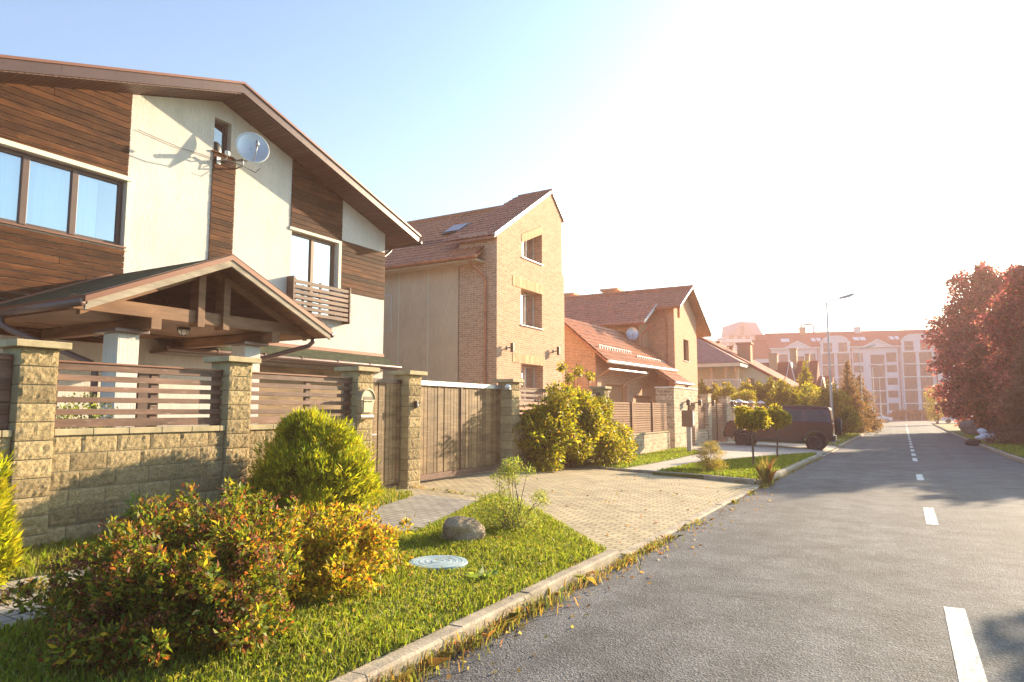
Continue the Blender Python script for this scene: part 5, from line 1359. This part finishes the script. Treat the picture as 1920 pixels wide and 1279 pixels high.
round_bush('round golden-topped bush at the end of the hedge', -5.9, 57, 2.3, 1.15, 1.5, 5000, [((.50, .44, .025), 4), ((.36, .33, .02), 3), ((.20, .20, .015), 2)], 62)
round_bush('large drooping brown-green bush behind the street lamp post', -4.2, 53, 1.75, 1.7, 1.95, 8000, [((.27, .21, .03), 4), ((.36, .25, .04), 3), ((.18, .16, .025), 2.5)], 63, 'weeping_bush')
round_bush('dull olive bush behind the car roof', -5.6, 54, 1.6, 1.5, 1.6, 6000, [((.29, .24, .03), 4), ((.38, .27, .04), 2), ((.19, .17, .025), 2.5)], 64)
CF = [((.27, .17, .05), 4), ((.34, .19, .06), 3), ((.18, .12, .035), 2)]
def spruce(label, x, y, h, r, seed, n=5200, palette=CF, base=-.2, name='spruce_tree', mat=None, L=.3):
    t = thing(name, label, 'tree', (x, y, base)); g = random.Random(seed); cl = []; limbs = []
    for i in range(70):
        f = i/70; a = i*2.399+g.uniform(-.3, .3); rr = r*(1-f)**.85*g.uniform(.7, 1.15); z = base+h*(.05+.93*f)
        for q in (.45, .9):
            cl.append((x+cos(a)*rr*q, y+sin(a)*rr*q, z-rr*q*.22, max(.1, rr*.33), max(.1, rr*.33), h*.022+.05))
        limbs.append((min(.97, .05+.93*f), (x+cos(a)*rr*.9, y+sin(a)*rr*.9, z-rr*.2)))
    sprays('crown', cl, n, L, .05, palette, t, -.05, seed, base, .2, mat or m_leaf_dull)
    mb = MB(); trunk(mb, (x, y, base), (x, y, base+h), .14, .02, limbs[::3], .02, seed); mb.build('trunk', m_bark, t)
    return t
spruce('brownish spruce with thin top beside the street bushes', -3.9, 64, 6.0, 1.7, 71)
spruce('second brownish spruce leaning toward the apartment block', -3.4, 72, 5.2, 1.9, 72)
round_bush('low bush at the far end of the kerb with bright rim', -4.2, 84, 1.4, 1.6, 1.9, 4000, [((.22, .18, .03), 4), ((.34, .28, .04), 2), ((.12, .10, .02), 3)], 66, 'far_bush')

# ------------------------------------------------------------------ trees on the other side of the road
FLARE_RT = [((.42, .115, .10), 4), ((.50, .17, .13), 3), ((.28, .085, .07), 2.6), ((.38, .23, .09), 1.4)]  # lens-flare red put into the leaf colours of green trees
FLARE_RO = [((.42, .13, .075), 4), ((.26, .10, .05), 3), ((.40, .17, .07), 2), ((.14, .07, .03), 2)]  # duller mix, flare red put into the colour as well
def big_tree(label, x, y, h, r, seed, n, palette, base=-.1, low=.9, L=.30, W=.17, name='flare_reddened_tree', k=46):
    t = thing(name, label, 'tree', (x, y, base), group='flare-reddened trees along the far kerb'); g = random.Random(seed)
    cl = []
    for i in range(k):
        f = (i+.5)/k; z = base+low+(h-low-.5)*f; rr = r*(sin(pi*min(.97, .16+.78*f))**.55)*g.uniform(.72, 1.1); a = i*2.399
        cl.append((x+cos(a)*rr*.68, y+sin(a)*rr*.68, z, rr*.36+.15, rr*.36+.15, h*.055+.12))
        if i % 3 == 0: cl.append((x+cos(a)*rr*.2, y+sin(a)*rr*.2, z, rr*.4+.1, rr*.4+.1, h*.06))
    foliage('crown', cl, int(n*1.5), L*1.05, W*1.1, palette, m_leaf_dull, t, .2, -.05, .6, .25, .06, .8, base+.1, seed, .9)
    mb = MB(); trunk(mb, (x, y, base), (x+.2, y, base+h*.86), .2, .04, [(g.uniform(.2, .9), c[:3]) for c in cl[::4]], .1, seed); mb.build('trunk', m_bark, t)
    return t
big_tree('tall flare-reddened tree leaning over the kerb at the far end of the row', 6.6, 73, 14.8, 4.6, 81, 26000, FLARE_RT, -.15, .6)
big_tree('tall flare-reddened tree rising behind the blue spruce', 7.9, 53, 11.5, 3.5, 82, 22000, FLARE_RT, -.1, .8)
big_tree('dull flare-reddened bushy tree behind the grey-pink boulder', 6.4, 61, 7.8, 2.7, 83, 14000, FLARE_RO, -.1, .3)
spruce('wide blue-grey spruce with branches down to the grass', 5.75, 43.5, 5.6, 1.75, 84, 9000, [((.24, .12, .085), 4), ((.30, .15, .10), 3), ((.17, .09, .06), 2.5)], -.1, 'blue_spruce')  # red-brown flare tint put into the needle colours
spruce('dark flare-reddened conifer between spruce and tall tree', 7.3, 48, 8.2, 2.2, 85, 8000, FLARE_RO, -.1, 'dark_conifer')
big_tree('flare-reddened tree cut by the photo edge', 8.4, 45, 10.0, 2.6, 86, 11000, FLARE_RT, -.1, .6)
round_bush('low yellow-green bush beyond the flare-reddened trees', 3.9, 107, 2.6, 2.0, 2.6, 3500, [((.34, .26, .04), 4), ((.24, .19, .04), 3)], 87, 'yellow_bush')
# trees outside the picture whose shadows fall on the road
big_tree('small flare-reddened tree outside the picture shading the near road', 6.5, 20, 5.6, .8, 88, 2600, FLARE_RT, .1, 3.0, .2, .11)
big_tree('low flare-reddened tree outside the picture', 7.8, 34.5, 6.4, 2.2, 90, 6000, FLARE_RT, .1, 1.2)
big_tree('second low flare-reddened tree outside the picture', 9.0, 39.5, 7.0, 2.4, 91, 6000, FLARE_RT, .1, .8)

# ------------------------------------------------------------------ stones, lid, sacks
def rock(name, label, c, r, mat, seed, sub=4, group=None):
    bm = bmesh.new(); bmesh.ops.create_icosphere(bm, subdivisions=sub, radius=1)
    q = Vector((seed*7.3, seed*2.1, 0))
    for v in bm.verts:
        p = v.co.copy(); d = 1+.42*noise.noise(p*.9+q)+.12*noise.noise(p*2.7+q)+.03*noise.noise(p*9+q)
        v.co = Vector((p.x*r[0]*d, p.y*r[1]*d, p.z*r[2]*d))
    me = bpy.data.meshes.new(name); bm.to_mesh(me); bm.free(); me.materials.append(mat)
    me.polygons.foreach_set('use_smooth', [True]*len(me.polygons))
    o = bpy.data.objects.new(name, me); COL.objects.link(o); o.location = c; tag(o, label, 'stone', group); return o
rock('boulder', 'brown granite boulder in the lawn behind the manhole lid', (-4.50, 6.70, .24), (.22, .28, .20), m_rock, 3, 5)
rock('boulder', 'large grey-pink boulder under the flare-reddened trees', (4.55, 62, .3), (.75, .8, .65), m_rock2, 5)
mb = MB(); mb.lathe([(0, .05), (.285, .05), (.29, .04), (.29, -.05)], (0, 0, 0), 'z', 40)
for r in (.06, .12, .18, .24): mb.lathe([(r-.012, .05), (r-.008, .0525), (r+.008, .0525), (r+.012, .05)], (0, 0, 0), 'z', 40, False)
o = mb.build('manhole_lid', m_lid, bevel=0); o.location = (-4.02, 5.60, z_lawn(-4.1, 5.8)-.005); tag(o, 'round blue-grey manhole lid with ring pattern in the lawn', 'manhole lid')
for i, (c, r, m, lb) in enumerate((((3.95, 46.2, .16), (.55, .30, .22), m_sack, 'long white sack lying on the grass by the kerb'), ((3.85, 46.5, .42), (.28, .26, .18), m_sack, 'smaller white sack on top of the long one'))):
    rock('white_sack', lb, c, r, m, 11+i, 4, 'white sacks by the kerb')['category'] = 'sack'
o = rock('dark_bundle', 'dark maroon bundle lying over the kerb beside white sacks', (3.25, 44.8, -.08), (.35, .3, .2), m_bundle, 17); o['category'] = 'bundle'
t = thing('stone_planter', 'low grey stone block at the edge of the far lawn', 'planter', (6.1, 41.3, 0))
mb = MB(); mb.box(5.15, 7.2, 41.0, 42.0, -.05, .34); mb.build('block', m_rock2, t, bevel=.03)

# ------------------------------------------------------------------ street lamps
def street_lamp(label, first=[None], loc=(0, 0, 0)):
    if first[0] is None:
        t = thing('street_lamp', label, 'street lamp', (0, 0, 0), local=True, group='street lamps along the house side')
        mb = MB(); mb.tube([(0, 0, 0), (0, 0, .02), (0, 0, 3.2), (0, 0, 3.25), (0, 0, 7.5)], [.1, .085, .075, .055, .04], 12); mb.tube([(0, 0, 0), (0, 0, .5)], .1, 12); mb.build('pole', m_steel, t, smooth=False)
        mb = MB(); mb.tube([(0, 0, 7.46), (.12, .0, 7.52), (.75, 0, 7.66)], .028, 8); mb.build('arm', m_steel, t)
        mb = MB(); mb.prism([(.62, -.09, 7.62), (1.2, -.12, 7.76), (1.35, 0, 7.80), (1.2, .12, 7.76), (.62, .09, 7.62)], (-.02, 0, .09)); h = mb.build('lamp_head', m_steel, t, bevel=.02)
        mb = MB(); mb.prism([(.8, -.08, 7.655), (1.2, -.1, 7.75), (1.2, .1, 7.75), (.8, .08, 7.655)], (0, 0, -.03)); mb.build('lens', m_white, h)
        first[0] = t
    else:
        t = copy_tree(first[0]); t['label'] = label
    t.location = loc; return t
street_lamp('tall steel street lamp rising behind the parked car', loc=(-3.2, 39.0, -.2))
street_lamp('second street lamp, in front of the apartment windows', loc=(-3.2, 70, -.25))
street_lamp('third street lamp down the road', loc=(-3.2, 101, -.25))
street_lamp('farthest street lamp down the road', loc=(-3.2, 130, -.25))

# ------------------------------------------------------------------ the parked off-road car
car = thing('offroad_car', 'dark slate boxy off-road car with spare wheel on its tail', 'car', (-4.95, 33.7, -.115), (0, radians(1.9), radians(2)))
def wheel_arch(xc, r, z0): return [(xc+r*cos(pi-k*pi/12), max(z0, .41+r*sin(pi-k*pi/12))) for k in range(13)]
prof = [(-2.36, .52), (-2.36, .88), (-2.30, .98), (-2.26, 1.16), (-2.12, 1.235), (-1.05, 1.29), (2.18, 1.27), (2.20, .62), (2.14, .50)]
bot = [(2.02, .45)]+wheel_arch(1.5, .48, .45)[::-1]+wheel_arch(-1.52, .48, .45)[::-1]+[(-2.2, .45)]
mb = MB(); mb.xz(prof+bot, -.97, .97)
body = mb.build('body', m_car, car, bevel=.035)
mb = MB()
def loft(mb, lo, hi):
    n = len(lo); mb.add(lo+hi, [tuple(range(n))[::-1], tuple(range(n, 2*n))]+[(i, (i+1) % n, n+(i+1) % n, n+i) for i in range(n)])
loft(mb, [(-1.05, -.93, 1.26), (2.17, -.95, 1.26), (2.17, .95, 1.26), (-1.05, .93, 1.26)], [(-.50, -.80, 1.90), (2.08, -.84, 1.90), (2.08, .84, 1.90), (-.50, .80, 1.90)])
cab = mb.build('cabin', m_car, car, bevel=.05)
mb = MB(); loft(mb, [(-.55, -.80, 1.89), (2.10, -.84, 1.89), (2.10, .84, 1.89), (-.55, .80, 1.89)], [(-.30, -.70, 1.965), (2.0, -.76, 1.965), (2.0, .76, 1.965), (-.30, .70, 1.965)])
for s in (-1, 1): mb.tube([(-.2, s*.70, 1.985), (1.9, s*.74, 1.985)], .018, 6)
mb.build('roof', m_car, car, bevel=.02)
def side_win(x0, x1, x0t, x1t, s):
    def pt(x, z): f = (z-1.26)/.64; return (x, s*(.945-f*.115+.006), z)
    mb = MB(); mb.add([pt(x0, 1.34), pt(x1, 1.34), pt(x1t, 1.82), pt(x0t, 1.82)], [(0, 1, 2, 3)]); mb.prism([pt(x0, 1.34), pt(x1, 1.34), pt(x1t, 1.82), pt(x0t, 1.82)], (0, -s*.01, 0)); return mb.build('window', m_carglass, car)
for s in (-1, 1): side_win(-.82, .02, -.40, .02, s); side_win(.10, .92, .10, .92, s); side_win(1.16, 1.98, 1.16, 1.94, s)
mb = MB(); mb.prism([(-1.03, -.8, 1.32), (-1.03, .8, 1.32), (-.56, .72, 1.86), (-.56, -.72, 1.86)], (-.015, 0, .004)); mb.build('windscreen', m_carglass, car)
for x0, x1 in ((-.98, .06), (.06, 1.06)):
    for s in (-1, 1):
        mb = MB(); y = s*.972
        for a in (x0+.02, x1): mb.box(a-.006, a+.006, y-.004, y+.004, .52, 1.26)
        mb.box(x0+.02, x1, y-.004, y+.004, .52, .532); d = mb.build('door', m_black_pl, car)
        mb = MB(); mb.box(x1-.26, x1-.06, y-.015, y+.02, 1.10, 1.14); mb.build('handle', m_car, d, bevel=.008)
for s in (-1, 1):
    for xc in (-1.52, 1.5):
        mb = MB(); a = [(xc+.48*cos(pi*k/14), .41+.48*sin(pi*k/14)) for k in range(15)]; b = [(xc+.54*cos(pi*k/14), .41+.56*sin(pi*k/14)) for k in range(15)]
        for i in range(14): mb.prism([(a[i][0], s*.96, a[i][1]), (a[i+1][0], s*.96, a[i+1][1]), (b[i+1][0], s*.96, b[i+1][1]), (b[i][0], s*.96, b[i][1])], (0, s*.04, 0))
        mb.build('arch_trim', m_black_pl, car)
    mb = MB(); mb.box(-1.0, .98, s*.95, s*1.0, .40, .50); mb.build('side_step', m_black_pl, car)
for b in ((-2.42, -2.3, -.9, .9, .48, .74), (2.14, 2.28, -.9, .9, .48, .72)): mb = MB(); mb.box(*b); mb.build('bumper', m_black_pl, car, bevel=.02)
mb = MB(); mb.box(-1.9, 1.9, -.7, .7, .34, .46); mb.build('underbody', m_black_pl, car)
mb = MB(); mb.box(-2.335, -2.30, -.6, .6, .92, 1.10); mb.build('grille', m_black_pl, car)
for s in (-1, 1):
    mb = MB(); mb.lathe([(.1, 0), (.1, -.03), (0, -.035)], (-2.29, s*.74, 1.02), 'x', 16); mb.build('headlight', m_aptglass, car)
    mb = MB(); mb.box(2.185, 2.215, s*.80, s*.90, 1.28, 1.4); mb.box(2.19, 2.222, s*.80, s*.90, 1.02, 1.24); mb.build('tail_light', m_taillight, car)
    mb = MB(); mb.box(-.98, -.80, s*.97, s*1.16, 1.22, 1.38); mb.build('mirror', m_car, car, bevel=.03)
def wheel(xc, yc, s):
    mb = MB(); mb.lathe([(.27, -.11), (.36, -.125), (.40, -.10), (.408, 0), (.40, .10), (.36, .125), (.27, .11)], (xc, yc, .408), 'y', 36, False); w = mb.build('wheel', m_black, car, smooth=True)
    mb = MB(); yy = yc+s*.1
    mb.lathe([(.262, -.02), (.27, 0), (.262, .008), (.25, .0), (.25, -.05)], (xc, yy, .408), 'y', 36, False); mb.lathe([(.06, .0), (.055, .012), (0, .014)], (xc, yy, .408), 'y', 14)
    for k in range(5):
        a = 2*pi*k/5+.3
        for o in (-.16, .16): mb.beam((xc+.05*cos(a), yy-.004, .408+.05*sin(a)), (xc+.25*cos(a+o), yy-.012, .408+.25*sin(a+o)), .05, .03, (0, 1, 0))
    mb.build('rim', m_rim, w)
    mb = MB(); mb.lathe([(.24, -.06), (0, -.06)], (xc, yy, .408), 'y', 24); mb.build('brake_disc', m_black_pl, w)
for xc in (-1.52, 1.5):
    for s in (-1, 1): wheel(xc, s*.83, s)
mb = MB(); mb.lathe([(0, .0), (.30, .0), (.37, .02), (.40, .06), (.40, .18), (.36, .24), (.30, .255), (0, .26)], (2.24, .1, 1.12), 'x', 32); sp = mb.build('spare_wheel', m_black, car, smooth=False, bevel=.01)
mb = MB(); mb.lathe([(.31, .27), (.33, .255), (.31, .25)], (2.24, .1, 1.12), 'x', 32, False); mb.build('rim', m_rim, sp)
mb = MB(); mb.tube([(2.2, -.3, .52), (2.42, -.3, .52)], .03, 8); mb.lathe([(0, -.04), (.04, 0), (0, .04)], (2.44, -.3, .55), 'z', 10); mb.build('tow_hook', m_steel, car)

# small white cars in front of the apartment block
def white_car(label, loc, rz, first=[None]):
    if first[0] is None:
        t = thing('parked_car', label, 'car', (0, 0, 0), local=True, group='white cars parked by the apartment block')
        mb = MB(); mb.xz([(-2.1, .35), (-2.15, .65), (-1.95, .82), (-1.0, .95), (1.7, .98), (2.1, .9), (2.15, .4)], -.85, .85); mb.build('body', m_carwhite, t, bevel=.06)
        mb = MB(); loft(mb, [(-1.1, -.8, .94), (1.9, -.8, .96), (1.9, .8, .96), (-1.1, .8, .94)], [(-.3, -.62, 1.45), (1.3, -.64, 1.45), (1.3, .64, 1.45), (-.3, .62, 1.45)]); mb.build('cabin', m_carwhite, t, bevel=.05)
        for s in (-1, 1):
            mb = MB(); mb.prism([(-.8, s*.80, 1.0), (1.6, s*.80, 1.0), (1.2, s*.665, 1.38), (-.3, s*.655, 1.38)], (0, s*.012, 0)); mb.build('window', m_carglass, t)
            for x in (-1.3, 1.3):
                mb = MB(); mb.lathe([(0, -.1), (.29, -.1), (.31, 0), (.29, .1), (0, .1)], (x, s*.78, .31), 'y', 20); w = mb.build('wheel', m_black, t)
                mb = MB(); mb.lathe([(.2, 0), (.17, .02), (0, .02)], (x, s*.78+s*.1, .31), 'y', 16); mb.build('rim', m_rim, w)
        first[0] = t
    else: t = copy_tree(first[0]); t['label'] = label
    t.location = loc; t.rotation_euler = (0, 0, rz); return t
white_car('white car parked at the road end beside the low bush', (-3.6, 124, -.3), radians(182))
white_car('white car nose showing from behind the flare-reddened trees', (7.2, 124, -.28), radians(2))
t = thing('box_hedge', 'low dark hedge along the apartment block plinth', 'hedge', (4, 160, -.3))
foliage('foliage', [(-1+i*1.5, 160+i*.3, .6, 1.3, 1.0, 1.1) for i in range(10)], 4000, .4, .25, FLARE_RO, m_leaf_dull, t, .4, .1)
# ------------------------------------------------------------------ light, air, camera
SUN_EL, SUN_AZ = radians(17), radians(20.1)      # azimuth clockwise from the road direction
sd = Vector((sin(SUN_AZ)*cos(SUN_EL), cos(SUN_AZ)*cos(SUN_EL), sin(SUN_EL)))
L = bpy.data.lights.new('sun', 'SUN'); L.energy = 5.0; L.angle = radians(.55); L.color = (1, .79, .53)
so = bpy.data.objects.new('sun', L); COL.objects.link(so); so.rotation_euler = sd.to_track_quat('Z', 'Y').to_euler(); so.location = (20, 60, 40)
W = bpy.data.worlds.new("World"); S.world = W; W.use_nodes = True
wt_ = W.node_tree; bg = wt_.nodes['Background']
sk_ = wt_.nodes.new('ShaderNodeTexSky'); sk_.sky_type = 'NISHITA'; sk_.sun_disc = False; sk_.sun_elevation = SUN_EL; sk_.sun_rotation = SUN_AZ
sk_.air_density = 1.0; sk_.dust_density = 2.4; sk_.ozone_density = 1.0; sk_.altitude = 100
tn_ = wt_.nodes.new('ShaderNodeMix'); tn_.data_type = 'RGBA'; tn_.blend_type = 'MULTIPLY'; tn_.inputs[0].default_value = 1; tn_.inputs[7].default_value = (.71, 1.03, 1.17, 1)
wt_.links.new(sk_.outputs[0], tn_.inputs[6]); wt_.links.new(tn_.outputs[2], bg.inputs[0]); bg.inputs[1].default_value = .10

hz = bpy.data.materials.new('thin_warm_haze'); hz.use_nodes = True; ht = hz.node_tree
ht.nodes.remove(ht.nodes['Principled BSDF'])
pv = ht.nodes.new('ShaderNodeVolumePrincipled'); pv.inputs['Color'].default_value = (1.0, .61, .51, 1); pv.inputs['Density'].default_value = .0017; pv.inputs['Anisotropy'].default_value = .12
ht.links.new(pv.outputs[0], ht.nodes['Material Output'].inputs['Volume'])
mb = MB(); mb.xy([(-66, -16), (21, -16), (21, 285), (-66, 285)], -1.6, 36.5)
st(mb.build('haze', hz), 'stuff')

cam = bpy.data.cameras.new('camera'); cam.sensor_width = 36; cam.lens = 24.0; cam.clip_end = 8000; cam.clip_start = .05
co = bpy.data.objects.new('camera', cam); COL.objects.link(co); S.camera = co
th = math.atan(130/1280.); ps = math.atan(.5727*cos(th))
co.location = (0, 0, 1.65); co.rotation_euler = (pi/2+th, 0, ps)
S.view_settings.view_transform = 'Standard'; S.view_settings.look = 'None'; S.view_settings.exposure = 1.75; S.view_settings.gamma = 1
S.cycles.max_bounces = 8; S.cycles.transparent_max_bounces = 12; S.cycles.volume_bounces = 1
S.cycles.use_denoising = True
